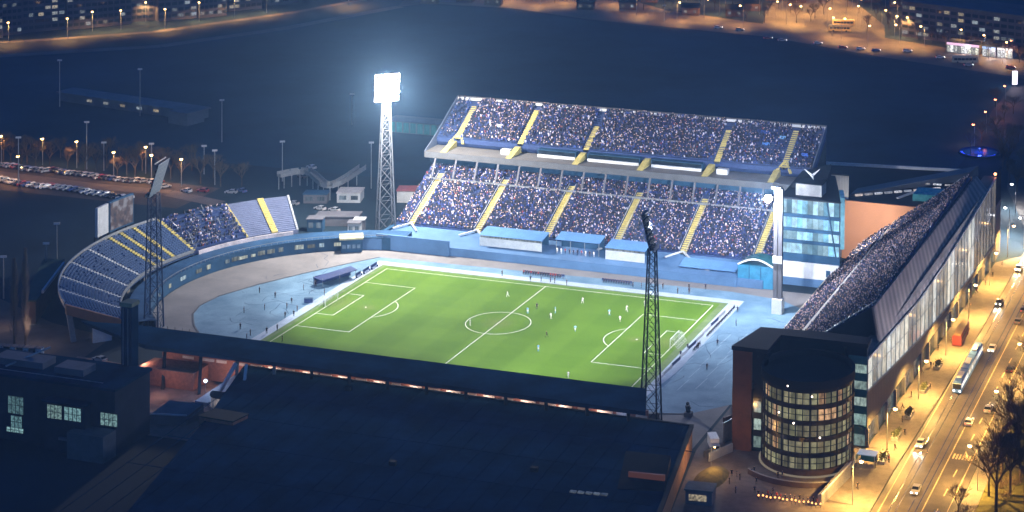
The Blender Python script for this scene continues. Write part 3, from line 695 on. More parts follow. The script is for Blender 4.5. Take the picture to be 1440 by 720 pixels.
# tall dark pylon
pl = thing('concrete_pylon', 'tall dark square pylon standing left of the dark hall in front of the curved stand', 'pylon', (-53, -97.5, 0))
MB().box(-54.5, -51.6, -99, -96.2, 0, 30).build('shaft', M['darkroof'], pl)
MB().box(-54.7, -51.4, -99.2, -96, 30, 31).build('cap', mat('yellowish cap', (.3, .27, .16), .8, 0, .2, .6), pl)
for x in (-53.9, -52.6): MB().box(x-.12, x+.12, -99.14, -99.01, 14, 29.6).build('rib', M['steel'], pl)
# office building bottom left
ob = thing('office_building', 'dark flat-roofed office block with a few lit windows at the bottom left', 'building', (-64, -106, 0))
YF = -113.
MB().box(-90, -46.5, YF, -99, 0, 15.2).build('wall', mat('office wall', (.03, .035, .05), .9, 0, .3, .3), ob)
MB().box(-90.4, -46.1, YF-.4, -98.6, 15.21, 15.8).build('roof', M['darkroof'], ob)
for x0, x1, y0 in ((-84, -70, -108), (-66, -58, -109)):
    MB().box(x0, x1, y0, y0+5, 15.81, 17.4).build('roof_house', M['greywall'], ob)
wm = lit_glass('office window', (.2, .52, .62), .7, .25, (.42, .66, .62), (2, 2, 2))
bay0, bay1 = on_y(61, 600, YF-2.4), on_y(119, 600, YF-2.4)
MB().box(bay0.x, bay1.x, YF-2.4, YF-.02, 0, 11.6).build('bay', mat('office wall', (.03, .035, .05)), ob)
MB().box(bay0.x-.3, bay1.x+.3, YF-2.7, YF-.02, 11.61, 12).build('bay_roof', M['darkroof'], ob)
MB().box(-56, -46.2, YF-5, YF-.02, 0, 6.2).build('annex', M['concreted'], ob)
MB().beam((-88, -112.5, 16.6), (-50, -112.5, 16.6), .12, .12).build('roof_rail', M['steel'], ob)
MB().beam((-79, -110, 16.3), (-73, -101, 18.6), .4, .3).build('roof_ladder', M['steel'], ob)
for (u0, v0, u1, v1) in ((12, 559, 33, 580), (16, 586, 31, 600), (67, 571, 87, 587), (91, 575, 114, 590), (142, 583, 165, 597), (141, 606, 157, 612), (10, 603, 33, 606)):
    YW = YF; YF = YF-2.4 if u0 in (67, 91) else YF; p = on_y(u0, v1, YF); q = on_y(u1, v0, YF)
    f = MB().box(p.x-.15, q.x+.15, YF-.1, YF-.01, p.z-.15, q.z+.15).build('window', M['darksteel'], ob)
    MB().box(p.x, q.x, YF-.14, YF-.11, p.z, q.z).build('pane', wm, f)
    br = MB(); n = max(1, round((q.x-p.x)/1.1))
    for i in range(1, n): x = p.x+(q.x-p.x)*i/n; br.box(x-.07, x+.07, YF-.2, YF-.15, p.z, q.z)
    br.box(p.x, q.x, YF-.2, YF-.15, (p.z+q.z)/2-.06, (p.z+q.z)/2+.06).build('frame', M['darksteel'], f); YF = YW
p = on_y(93, 612, YF); MB().box(p.x, p.x+5, YF-3, YF-.05, max(p.z, .5), max(p.z, .5)+.6).build('canopy', M['greywall'], ob)

# ------------------------------------------------------------------ right stand, facade, corner drum
rs = thing('corner_grandstand', 'steep single-tier stand full of spectators with ribbed dark cladding beside the road', 'grandstand', (105, 25, 0))
def zr(x): return 3+.718*(x-81)
NR = 45; X0, X1 = 81, 117.3
def ynear(x): return -37.
def yfar(x): return 70. if x < 83 else 89.6
pr = [(X0, 1.5)]
for i in range(NR):
    xa = X0+(X1-X0)*i/NR; xb = X0+(X1-X0)*(i+1)/NR; pr += [(xa, zr(xb)), (xb, zr(xb))]
pr += [(X1, 0), (X0, 0)]
MB().extrude(pr, 'y', -37, 89.6).build('terrace', M['navy'], rs)
MB().poly([(96, -37.05, 0), (118.6, -37.05, 0), (117.6, -37.05, 29.6), (96, -37.05, zr(96)+1.4)]).build('end_wall', mat('dark end wall', (.022, .024, .035), .7, 0, .3, .3), rs)
MB().beam((88, -37.1, zr(88)+1.3), (117.5, -37.1, zr(117.5)+1.3), .3, .3).build('end_rail', M['steel'], rs)
MB().beam((117.35, -37, 29.5), (118.6, 89, 29.5), .25, .2).build('cap_rail', M['steel'], rs)
MB().box(80.6, 80.95, -37, 70, 0, 4.3).build('front_wall', mat('cream parapet', (.5, .46, .36), .8, 0, .2, .5), rs)
rl = MB(); rl.beam((92.6, -37, zr(92.6)+1.2), (94, 89.6, zr(94)+1.2), .7, .5); rl.build('aisle_wall', mat('pale aisle wall', (.62, .6, .55), .8, 0, .1, .5), rs)
MB().prism([(76.6, 90), (117.6, 90), (117.6, 90.7), (76.6, 90.7)], 0, [18.2, 29.3, 29.3, 18.2]).build('far_end_parapet', M['orange'], rs) if False else None
ow = MB(); prof = [(76.7, 0), (117.5, 0), (117.5, 29.2), (114, 28.2), (101.2, 18.2), (76.7, 18.4)]
ow.extrude(prof, 'y', 90, 90.8); ow.build('orange_wall', M['orange'], rs)
MB().beam((101.2, 89.95, 18.4), (114.2, 89.95, 28.4), .9, .25).build('wall_cap', M['offwhite'], rs)
rows = []
for i in range(NR):
    x = X0+(X1-X0)*(i+.5)/NR; z = zr(X0+(X1-X0)*(i+1)/NR)+.4
    ys = np.arange(-36.2, yfar(x)-.6, .5); ys = ys + rng.normal(0, .05, len(ys)); ys = ys[rng.random(len(ys)) < (.95 if x > 94 else .8)]
    if abs(x-93.2) < .9: continue
    rows += [(x+rng.normal(0, .08), y, z+rng.choice([0, 0, 0, .3])) for y in ys]
crowd_mesh('crowd', rows, math.pi/2, 'crowd filling the steep stand beside the road, cut by a pale diagonal aisle')
# facade building along the road
fb = thing('facade_building', 'long stadium building with tall lit glass front facing the road', 'building', (119, 20, 0))
def xf(y): return 119+.0265*(y+50)
def ztop(y): return np.interp(y, [-52, 0, 30, 62, 101], [21.6, 19.6, 20.8, 23.3, 26.9])
def zbot(y): return np.interp(y, [-52, -20, 0, 22, 60, 101], [13.4, 10.4, 8.8, 7.4, 6.4, 6.])
ysl = [-52+153*i/34 for i in range(35)]
bd = MB(); bd.prism([(xf(-52)-3.2, -52), (xf(-52)-.3, -52), (xf(101)-.3, 103), (xf(101)-4, 103)], 0, [21.4, 21.4, 26.6, 26.6]); bd.build('body', M['concreted'], fb)
gm = lit_glass('facade glass', (.66, .7, .7), 1.05, .5, (.7, .68, .58), (.6, .6, .3))
gm2 = lit_glass('far wall glow', (.38, .32, .25), .5, .3, (.3, .28, .26), (.8, .8, .25))  # far bays glow in place of a brown-lit wall
for i in range(34):
    ya, yb = ysl[i], ysl[i+1]
    wi = MB(); wi.prism([(xf(ya)-.1, ya+.12), (xf(ya)+.05, ya+.12), (xf(yb)+.05, yb-.12), (xf(yb)-.1, yb-.12)], [zbot(ya)+.3, zbot(ya)+.3, zbot(yb)+.3, zbot(yb)+.3], [ztop(ya)-.5, ztop(ya)-.5, ztop(yb)-.5, ztop(yb)-.5])
    wi.build('window', gm if yb < 74 else gm2, fb)
ca = MB(); yc = [-40.5+129.5*i/12 for i in range(13)]
for i in range(12):
    y, y2 = yc[i], yc[i+1]; t0, t1 = 117.6+(y+40)*.013, 117.6+(y2+40)*.013
    f_ = [(xf(y)+.02, y, ztop(y)+.15), (xf(y2)+.02, y2, ztop(y2)+.15), (t1, y2, 29.9), (t0, y, 29.9)]
    ca.poly(f_); ca.poly([(x-.5, y_, z) for x, y_, z in f_][::-1])
ca.poly([(xf(-40.5)+.02, -40.5, ztop(-40.5)+.15), (117.6, -40.5, 29.9), (117.1, -40.5, 29.9), (xf(-40.5)-.5, -40.5, ztop(-40.5)+.15)])
ca.poly([(xf(89)+.02, 89, ztop(89)+.15), (119.3, 89, 29.9), (118.8, 89, 29.9), (xf(89)-.5, 89, ztop(89)+.15)])
ca.build('cladding', M['cladding'], fb)
fr = MB()
for i, y in enumerate(ysl):
    fr.box(xf(y)-.2, xf(y)+.2, y-.11, y+.11, zbot(y), ztop(y))
    if i < 34:
        y2 = ysl[i+1]
        fr.beam((xf(y)+.1, y, ztop(y)-.2), (xf(y2)+.1, y2, ztop(y2)-.2), .5, .5); fr.beam((xf(y)+.1, y, zbot(y)+.1), (xf(y2)+.1, y2, zbot(y2)+.1), .5, .45)
        zm = .5*(zbot(y)+ztop(y)); zm2 = .5*(zbot(y2)+ztop(y2)); fr.beam((xf(y)+.06, y, zm), (xf(y2)+.06, y2, zm2), .14, .14)
fr.build('mullions', M['steel'], fb)
for i in range(34):
    y, y2 = ysl[i], ysl[i+1]
    MB().prism([(xf(y)-.2, y+.02), (xf(y)+.1, y+.02), (xf(y2)+.1, y2-.02), (xf(y2)-.2, y2-.02)], 4.6, [zbot(y)-.15, zbot(y)-.15, zbot(y2)-.15, zbot(y2)-.15]).build('wall_panel', M['wallrib'], fb)
for i in range(0, 34, 2):
    y = ysl[i]; MB().box(xf(y)-.3, xf(y)+.5, y-.5, y+.5, 0.05, 4.6).build('column', M['greywall'], fb)
    if i+2 < 35:
        y2 = ysl[i+2]; MB().prism([(xf(y)-.35, y+.6), (xf(y)-.2, y+.6), (xf(y2)-.2, y2-.6), (xf(y2)-.35, y2-.6)], .3, 4.4).build('shopfront', lit_glass('shopfront glass', (.3, .26, .22), .55, .1, (.15, .3, .34), (.7, .7, .7)), fb)
for z, k in ((.3, 0), (5.3, 1), (9.3, 2), (13.2, 3), (17.2, 4)):
    MB().box(114.6, 118.8, -52.3, -52.05, z, z+2.6).build('window', lit_glass('corner window', (.5, .62, .55), .75, .35, (.4, .6, .55), (2, 2, 1)), fb)
for z in (3.1, 8, 12, 15.9, 19.9): MB().box(114.4, 119, -52.4, -52.02, z, z+1.9).build('floor_band', M['teal'], fb)
# far triangular recess roof
MB().prism([(117.4, 90.9), (122.3, 90.9), (122.8, 112), (117.4, 112)], 17, [18.5, 24.5, 27.2, 18.5]).build('recess_roof', M['blackroof'], fb)
MB().box(118.5, 122.9, 103.1, 112, 0, 17).build('far_end', M['greywall'], fb)
rl_ = ground_at(1394, 246, 27.); lb = MB().ball((122.7, 102, 27.6), .45, 8, 5).build('beacon', glow('beacon lamp', (1, .3, .12), 9), fb)
# roofs and glass office behind the orange wall
rb = thing('rear_roof_building', 'dark flat-roofed building with bright rooflight strips behind the orange wall', 'building', (95, 112, 0))
MB().prism([(68, 97), (76, 90.9), (117, 90.9), (117, 128), (108, 137), (62, 131)], 0, 17.6).build('wall', M['greywall'], rb)
MB().prism([(67.8, 97), (76, 90.85), (117.3, 90.85), (117.3, 128), (108, 137.3), (61.7, 131.3)], 17.61, 18.0).build('roof', M['blackroof'], rb)
MB().beam((60.5, 131.6, 18.5), (108, 137.6, 18.5), .8, .9).build('roof_edge', M['offwhite'], rb)
MB().prism([(77.5, 96), (110, 128), (112, 132), (107, 133), (78, 104)], 18.01, [18.6, 20.6, 22, 20.4, 18.6]).build('roof_wedge', mat('slate wedge', (.07, .08, .1), .5, 0, .3, .2), rb)
gls = lit_glass('rooflight strip', (.7, .75, .85), 1.1, .2, (.9, .75, .65), (2, 2, 2))
for k in range(9):
    t = k/9; a = Vector((79.5, 95.3, 18.75))*(1-t)+Vector((104, 113, 18.75))*t; b = a+Vector((2.0, 1.45, 0)); MB().beam(a, b, .8, .5).build('rooflight', gls, rb)
for k in range(5):
    t = k/5; a = Vector((96.5, 116, 18.75))*(1-t)+Vector((115, 118, 18.75))*t; MB().beam(a, a+Vector((2.6, .3, 0)), .6, .4).build('rooflight', gls, rb)
MB().prism([(97.5, 97.5), (114, 99.5), (114, 108), (97.5, 106)], 18.01, 20.2).build('glazed_lantern', M['teal'], rb)
MB().beam((92.5, 98, 18.3), (96.5, 108, 18.3), .9, .4).build('roof_step', M['offwhite'], rb)
go = thing('glass_office', 'blue lit glass office block with dark floor bands right of the far grandstand', 'building', (74, 66, 0))
OX0, OX1, OY = 65.3, 83.6, 60.
MB().prism([(OX0, OY+.3), (OX1, OY+.3), (74.5, 88), (64, 88)], 0, 25.8).build('body', M['greywall'], go)
MB().prism([(OX0-.3, OY), (OX1+.3, OY), (74.8, 88.2), (63.7, 88.2)], 25.81, 26.3).build('roof', M['blackroof'], go)
ogl = lit_glass('office glazing', (.22, .55, .8), 1.5, .55, (.5, .76, .88), (.6, .6, .5))  # glow stands for reflected floodlight as well as lit rooms
for z0, z1 in ((21.6, 25.6), (17.3, 20.4), (13.7, 16.2), (9.6, 12.6)):
    for i in range(11):
        x = OX0+.1+i*(17.9/11); MB().box(x+.06, x+17.9/11-.06, OY-.05, OY+.25, z0, z1).build('window', ogl, go)
for z0, z1 in ((20.45, 21.55), (16.25, 17.25), (12.65, 13.65), (7.2, 9.55)):
    MB().box(OX0-.1, OX1+.1, OY-.25, OY+.28, z0, z1).build('floor_band', M['bluedark'], go)
MB().box(OX0+.2, OX1-.2, OY-.6, OY+.28, 2.4, 7.1).build('ground_wall', M['white'], go)
MB().box(OX0+.2, OX1-.2, OY-.7, OY+.28, 0, 2.35).build('plinth', M['bluewall'], go)
MB().box(79.6, 80.9, OY-.72, OY-.61, 3.4, 5.4).build('door', M['bluedark'], go)
MB().beam((79.6, OY-.35, 25.8), (82.6, OY-.35, 9), .45, .35).build('corner_fin', M['bluedark'], go)
MB().prism([(83.7, OY), (84.9, OY+.4), (82.2, 69), (81, 68.6)], 12, 27.4).build('side_glazing', mat('pale cyan glass', (.2, .45, .52), .2, 0, .3, .5), go)
MB().box(69, 77, 63, 68.5, 26.31, 29.8).build('plant_room', M['louvre'], go)
MB().box(68.8, 77.2, 62.8, 68.7, 29.81, 30.1).build('plant_room_roof', M['blackroof'], go)
MB().prism([(69.9, 93), (77.9, 93), (76, 101), (68, 101)], 18.01, 25.3).build('louvred_room', striped('louvres', (.2, .2, .21), (.42, .43, .44), 'X', 1.), rb)
MB().prism([(69.7, 92.8), (78.1, 92.8), (76.1, 101.2), (67.8, 101.2)], 25.31, 25.7).build('louvred_roof', M['blackroof'], rb)
MB().prism([(65.5, 70), (77, 70), (74, 86), (64.6, 86)], 26.31, [27.5, 30.4, 30.4, 27.5]).build('sloping_roof', M['blackroof'], go)
br = MB()
for a in range(4): br.tube((72.5, 68.8, 31), (72.5+2.4*math.cos(a*1.57+.4), 68.8+2.2*math.sin(a*1.57+.4), 30.4 if a % 2 else 33), .45, .08, 6)
br.build('roof_bracket', M['white'], go)
# corner block and glazed drum
cb = thing('corner_block', 'dark block with rust brown fin wall behind the glazed drum', 'building', (100, -57, 0))
MB().prism([(89.2, -62.6), (97.2, -62.6), (97.2, -51.6), (118.7, -51.6), (118.5, -47.5), (91.7, -47.5)], 0, 23.8).build('wall', M['darkglass'], cb)
MB().prism([(88.6, -63.4), (97.6, -63.4), (97.6, -52.4), (119, -52.0), (118.8, -47.2), (106, -47.0), (91.4, -48.5)], 23.81, 24.8).build('roof', M['blackroof'], cb)
MB().box(88.9, 93.6, -63.3, -62.65, 0, 23.8).build('fin_wall', M['rust'], cb)
for z0 in (1., 5.2, 9.4):
    for k in range(2): MB().box(94.1+k*1.9, 95.8+k*1.9, -62.75, -62.62, z0, z0+2.6).build('window', lit_glass('corner window', (.5, .62, .55), .75), cb)
DC = Vector((107.3, -62.8, 0)); DR = 10.8; DH = 22.
dr = thing('glazed_drum', 'round glazed office tower with five bands of lit windows at the road corner', 'building', DC)
def ring(r0_, r1_, z0, z1, name, m, par, n=72):
    mb = MB(); a = [2*math.pi*i/n for i in range(n)]
    for i in range(n):
        A, B = a[i], a[(i+1) % n]
        c = [(DC.x+r*math.cos(t), DC.y+r*math.sin(t)) for r, t in ((r0_, A), (r1_, A), (r1_, B), (r0_, B))]
        mb.poly([(*c[1], z0), (*c[2], z0), (*c[2], z1), (*c[1], z1)]); mb.poly([(*c[0], z1), (*c[1], z1), (*c[2], z1), (*c[3], z1)])
        mb.poly([(*c[3], z0), (*c[0], z0), (*c[0], z1), (*c[3], z1)]); mb.poly([(*c[3], z0), (*c[2], z0), (*c[1], z0), (*c[0], z0)])
    return mb.build(name, m, par)
core = MB(); core.prism([(DC.x+10.3*math.cos(2*math.pi*i/64), DC.y+10.3*math.sin(2*math.pi*i/64)) for i in range(64)], 0, 20.6); core.build('core', M['concreted'], dr)
core = MB(); core.prism([(DC.x+10.2*math.cos(2*math.pi*i/64), DC.y+10.2*math.sin(2*math.pi*i/64)) for i in range(64)], 20.61, 20.9); core.build('roof', M['blackroof'], dr)
ring(10.25, 11.05, 20.3, 22.2, 'parapet', M['blackroof'], dr)
ring(10.35, 10.95, 0, 1.7, 'plinth', mat('plum plinth', (.05, .035, .04), .5, 0, .3, .4), dr)
ring(11.0, 11.4, .05, .35, 'base_ring', glow('base ring light', (.6, .5, .35), .35), dr)
wmt = lit_glass('drum window', (.5, .5, .27), .5, .5, (.56, .5, .3), (.8, .8, .6))
wmt2 = lit_glass('drum window warm', (.75, .42, .2), .9, .3, (.8, .55, .35), (1.2, 1.2, .6))
NW = 40; FH = 3.75
for f in range(5):
    z0 = 1.75+f*FH
    ring(10.35, 10.9, z0+FH-1.05, z0+FH-.03, 'floor_band', mat('dark spandrel', (.03, .028, .03), .25, 0, .3, .5), dr)
    for k in range(20):
        t = R(-75 - 95 + k*9 + 4.5 + 10); A, B = t-R(4.15), t+R(4.15)
        c = [(DC.x+r*math.cos(q), DC.y+r*math.sin(q)) for r, q in ((10.32, A), (10.62, A), (10.62, B), (10.32, B))]
        warm = random.random() < (.28 if f >= 3 else .1)
        MB().prism(c, z0+.05, z0+FH-1.1).build('window', wmt2 if warm else wmt, dr)
mb = MB()
for k in range(40):
    t = R(9*k); d = Vector((math.cos(t), math.sin(t), 0)); p_ = DC+d*10.75
    mb.beam(p_+Vector((0, 0, 1.7)), p_+Vector((0, 0, 20.3)), .22 if k % 4 else .4, .25)
for f in range(5):
    z = 1.75+f*FH+1.35
    for k in range(40):
        a = DC+Vector((math.cos(R(9*k)), math.sin(R(9*k)), 0))*10.68; b = DC+Vector((math.cos(R(9*k+9)), math.sin(R(9*k+9)), 0))*10.68
        mb.beam(a+Vector((0, 0, z)), b+Vector((0, 0, z)), .12, .14)
mb.build('mullions', M['darksteel'], dr)
for t, z in ((-112, 14.2), (-92, 12.4), (-70, 18.8), (-100, 20.8), (-60, 9.2)):
    d = Vector((math.cos(R(t)), math.sin(R(t)), 0))*11; MB().ball(DC+d+Vector((0, 0, z)), .22, 6, 4).build('wall_light', glow('drum wall light', (1, .85, .7), 6), dr)

# ------------------------------------------------------------------ floodlight masts
def mast(loc, label, h, wb, wt, head, normal, m, lit, tilt=.35, braces=True):
    t = thing('floodlight_mast', label, 'floodlight', loc, 'floodlight masts at the corners of the pitch')
    L = Vector(loc); n = Vector(normal).normalized(); sd = Vector((0, 0, 1)).cross(n).normalized()
    def cor(i, z):
        w_ = wb+(wt-wb)*z/h; s1, s2 = ((-1,-1),(1,-1),(1,1),(-1,1))[i]
        return L+n*(s1*w_/2)+sd*(s2*w_/2)+Vector((0, 0, z))
    for i in range(4): MB().tube(cor(i, 0), cor(i, h), .24, .16, 6).build('leg', m, t)
    b = MB(); k = 0; z = 0.
    while z < h-.1:
        w_ = wb+(wt-wb)*z/h; z2 = min(h, z+max(w_*1.15, 2.2))
        for i in range(4):
            j = (i+1) % 4
            b.tube(cor(i, z), cor(j, z2), .07, .07, 4); b.tube(cor(j, z), cor(i, z2), .07, .07, 4); b.tube(cor(i, z2), cor(j, z2), .07, .07, 4)
        z = z2
    b.build('bracing', m, t)
    MB().box(L.x-wb/2-.4, L.x+wb/2+.4, L.y-wb/2-.4, L.y+wb/2+.4, 0, .8).build('plinth', M['concrete'], t)
    W, H = head; nn = (n*math.cos(tilt)-Vector((0, 0, math.sin(tilt)))).normalized(); uu = sd.cross(nn)*-1
    if uu.z < 0: uu = -uu
    c = L+Vector((0, 0, h+H/2*.9))+n*(wt/2+.3)
    def q(a, e, d): return c+sd*a+uu*e+nn*d
    fr = MB()
    rowsn, coln = 7, 6
    for i in range(rowsn+1):
        e = -H/2+H*i/rowsn; fr.beam(q(-W/2, e, 0), q(W/2, e, 0), .14, .14)
    for i in range(coln+1):
        a = -W/2+W*i/coln; fr.beam(q(a, -H/2, 0), q(a, H/2, 0), .14, .14); fr.tube(q(a, -H/2, 0), q(a, -H/2+.2, -1.1), .07, .07, 4); fr.tube(q(a, H/2, 0), q(a, H/2-.2, -1.1), .07, .07, 4)
    fr.beam(q(-W/2, -H/2+.1, -1.1), q(W/2, -H/2+.1, -1.1), .12, 1.); fr.beam(q(-W/2, H/2-.1, -1.1), q(W/2, H/2-.1, -1.1), .12, .3)
    for s in (-1, 1): fr.tube(L+sd*(s*wt/2)+Vector((0, 0, h)), q(s*wt/2, H*.3, -.3), .16, .14, 5)
    hd = fr.build('lamp_frame', M['steel'], t)
    for i in range(rowsn):
        lp_ = MB()
        for k in range(coln):
            a = -W/2+W*(k+.5)/coln; e = -H/2+H*(i+.5)/rowsn
            f = [q(a-W/coln*.47, e-H/rowsn*.45, .1), q(a+W/coln*.47, e-H/rowsn*.45, .1), q(a+W/coln*.47, e+H/rowsn*.45, .1), q(a-W/coln*.47, e+H/rowsn*.45, .1)]
            bk = [q(a-W/coln*.25, e-H/rowsn*.25, -.5), q(a+W/coln*.25, e-H/rowsn*.25, -.5), q(a+W/coln*.25, e+H/rowsn*.25, -.5), q(a-W/coln*.25, e+H/rowsn*.25, -.5)]
            lp_.poly(f)
            for x in range(4): lp_.poly([f[x], f[(x+1) % 4], bk[(x+1) % 4], bk[x]])
            lp_.poly(bk)
        o = lp_.build('lamp_row', [M['flood'] if lit > 1 else M['flooddim'], M['steel'] if lit > 1 else M['darksteel']], hd)
        for pi, p in enumerate(o.data.polygons): p.material_index = 0 if pi % 6 == 0 else 1
    return c, nn
FLOOD = []
FLOOD.append(mast((-68.5, 64, 0), 'brightly lit pale lattice floodlight mast at the far left corner', 44.5, 5.6, 2.2, (7.8, 9.2), (.62, -.78, 0), mat('pale mast steel', (.13, .14, .16), .5, .2, .15, 1), 2, .2))
FLOOD.append(mast((-87, -37, 0), 'dark lattice floodlight mast seen edge-on in front of the curved stand', 38.5, 4., 2.4, (7.6, 9.6), (1, .2, 0), mat('navy painted steel', (.03, .06, .13), .5, .3, .2, 1), 1, .3))
FLOOD.append(mast((66, -56.5, 0), 'dark lattice floodlight mast rising behind the roof of the dark hall', 44, 4.3, 1.7, (4.2, 9.2), (-1, -.05, 0), M['darksteel'], 1, .25))
# slimmer grey twin-shaft mast by the glass office
cm = thing('column_mast', 'grey twin-shaft lighting column with a white star-bright lamp beside the glass office', 'floodlight', (72, 34, 0))
MB().box(70.6, 73.6, 32.4, 35.4, 0, 4.2).build('plinth', M['white'], cm)
MB().box(70.75, 71.85, 33.3, 34.7, 4.2, 36).build('shaft', M['greywall'], cm); MB().box(72.15, 73.25, 33.3, 34.7, 4.2, 36).build('shaft', M['greywall'], cm)
MB().box(71.86, 72.14, 33.6, 34.5, 4.2, 35.8).build('web', M['concreted'], cm)
MB().box(70.6, 73.4, 32.9, 33.28, 14.5, 16.6).build('control_box', M['offwhite'], cm)
MB().cbox((71.4, 33.7, 36.2), (2.6, 1.6, .7)).build('cap', M['steel'], cm)
hd = MB().beam((70.9, 33.5, 33.6), (69.6, 32.9, 33.2), .3, .3).build('lamp_arm', M['steel'], cm)
MB().ball((69.2, 32.6, 33.1), 1.15, 12, 8).build('lamp', glow('white column lamp', (1, .98, 1), 60), cm)

# ------------------------------------------------------------------ goals, boards, benches
def goal(x, s, label):
    t = thing('goal', label, 'goal', (x, 0, 0), 'goals'); g = MB()
    for y in (-3.66, 3.66): MB().tube((x, y, 0), (x, y, 2.5), .09, .09, 8).build('post', M['white'], t)
    MB().tube((x, -3.75, 2.5), (x, 3.75, 2.5), .09, .09, 8).build('crossbar', M['white'], t)
    nt = MB()
    for k in range(16):
        y = -3.66+7.32*k/15; nt.tube((x, y, 2.5), (x+s*1.0, y, 2.3), .025, .025, 3); nt.tube((x+s*1.0, y, 2.3), (x+s*2.2, y, 0), .025, .025, 3)
    for k in range(5):
        f = k/4; nt.tube((x+s*(1+1.2*f), -3.66, 2.3*(1-f)), (x+s*(1+1.2*f), 3.66, 2.3*(1-f)), .025, .025, 3)
    for y in (-3.66, 3.66):
        nt.tube((x, y, 1.2), (x+s*1.6, y, 1.2), .025, .025, 3); nt.tube((x, y, 2.5), (x+s*2.2, y, 0), .03, .03, 3)
    nt.build('net', M['white'], t)
goal(52.5, 1, 'white goal frame and net at the right-hand end of the pitch'); goal(-52.5, -1, 'white goal frame and net at the left-hand end of the pitch')
cols = [M['white'], M['bluewall'], mat('board green', (.05, .3, .12), .6), mat('board navy', (.02, .03, .1), .6), mat('board cyan', (.2, .5, .6), .6), M['offwhite']]
cn = ['white', 'blue', 'green', 'navy', 'cyan', 'off-white']
def board(x0, y0, x1, y1, h, k, label, group):
    t = thing('advertising_board', label, 'advertising board', ((x0+x1)/2, (y0+y1)/2, 0), group)
    MB().beam((x0, y0, h/2+.08), (x1, y1, h/2+.08), .1, h).build('panel', cols[k], t)
    d = Vector((x1-x0, y1-y0, 0)).normalized(); n = Vector((-d.y, d.x, 0))
    for f in (.15, .85):
        p = Vector((x0, y0, 0)).lerp(Vector((x1, y1, 0)), f); MB().beam(p+n*.08+Vector((0, 0, .9)), p+n*.7, .06, .06).build('leg', M['steel'], t)
for i in range(24):
    k = random.choice([0, 0, 3, 3, 1, 2, 4, 5]); x0 = -51+i*4.35
    board(x0+4.1, -38.7, x0, -38.7, 1.0, k, f'{cn[k]} advertising board along the near touchline, {nth(i)} from the left', 'advertising boards along the near touchline')
for i in range(9):
    y0 = -30+i*6.6; k = [0, 5, 3, 0, 3, 5, 0, 3, 5][i]
    board(57.6, y0, 57.9, y0+6, .9, k, f'{cn[k]} advertising board behind the right-hand goal, {nth(i)} from the near corner', 'advertising boards behind the right-hand goal')
def bench(x, y, n, label):
    t = thing('team_bench', label, 'team bench', (x, y, 0), 'team benches by the far touchline')
    L = n*.8
    MB().box(x-L/2, x+L/2, y+.1, y+.6, .38, .45).build('seat', M['bluewall'], t)
    MB().box(x-L/2, x+L/2, y+.62, y+.68, .5, 1.1).build('backrest', M['navy'], t)
    for s in (-1, 0, 1): MB().box(x+s*(L/2-.2)-.05, x+s*(L/2-.2)+.05, y+.15, y+.6, 0, .37).build('leg', M['steel'], t)
bench(-4.5, 42.6, 17, 'long blue team bench on the far touchline left of the halfway line'); bench(19, 43.2, 12, 'blue team bench on the far touchline right of the halfway line')
# blue tarpaulin tent behind the left goal
tt = thing('tarpaulin_tent', 'dark blue tarpaulin tent standing on the blue track behind the left goal', 'tent', (-61, 18, 0))
mb = MB(); mb.prism([(-66, 13.2), (-62, 11.6), (-56.6, 23), (-60, 25.2)], [2.0, 1.9, 2.4, 2.5], [2.2, 2.1, 2.6, 2.7]); mb.build('roof', mat('navy tarpaulin', (.02, .04, .14), .6, 0, .3, .6), tt)
mb = MB(); mb.prism([(-66, 13.4), (-65.7, 13.2), (-59.9, 25), (-60.2, 25.2)], 0, 2.35); mb.build('side_wall', mat('navy tarpaulin', (.02, .04, .14)), tt)
for x, y in ((-65.6, 13.3), (-62.1, 12), (-57, 22.8), (-60, 24.8), (-59.5, 17.5)): MB().tube((x, y, 0), (x, y, 2.5), .08, .08, 5).build('pole', M['steel'], tt)
for i, (x, y, l) in enumerate(((-56.9, 24.6, 3.4), (-56.6, 29, 4), (-56.4, 33.6, 4))):
    t = thing('team_bench', ('dark low bench beside the blue tarpaulin tent', 'dark low bench midway between the tarpaulin tent and far left corner flag', 'dark low bench nearest the far left corner of the pitch')[i], 'bench', (x, y, 0), 'benches behind the left goal')
    MB().cbox((x, y, .5), (.6, l, .1)).build('seat', M['navy'], t); MB().cbox((x-.3, y, .9), (.08, l, .8)).build('backrest', M['navy'], t)
    for s in (-1, 1): MB().cbox((x, y+s*(l/2-.2), .25), (.5, .1, .45)).build('leg', M['darksteel'], t)
p = ground_at(434, 425); t = thing('equipment_case', 'dark blue equipment case on the blue track left of the goal area', 'case', p)
MB().cbox((p.x, p.y, .6), (2.4, 1.2, 1.2), .4).build('body', M['navy'], t); MB().cbox((p.x, p.y, 1.24), (2.5, 1.3, .1), .4).build('lid', M['bluedark'], t)

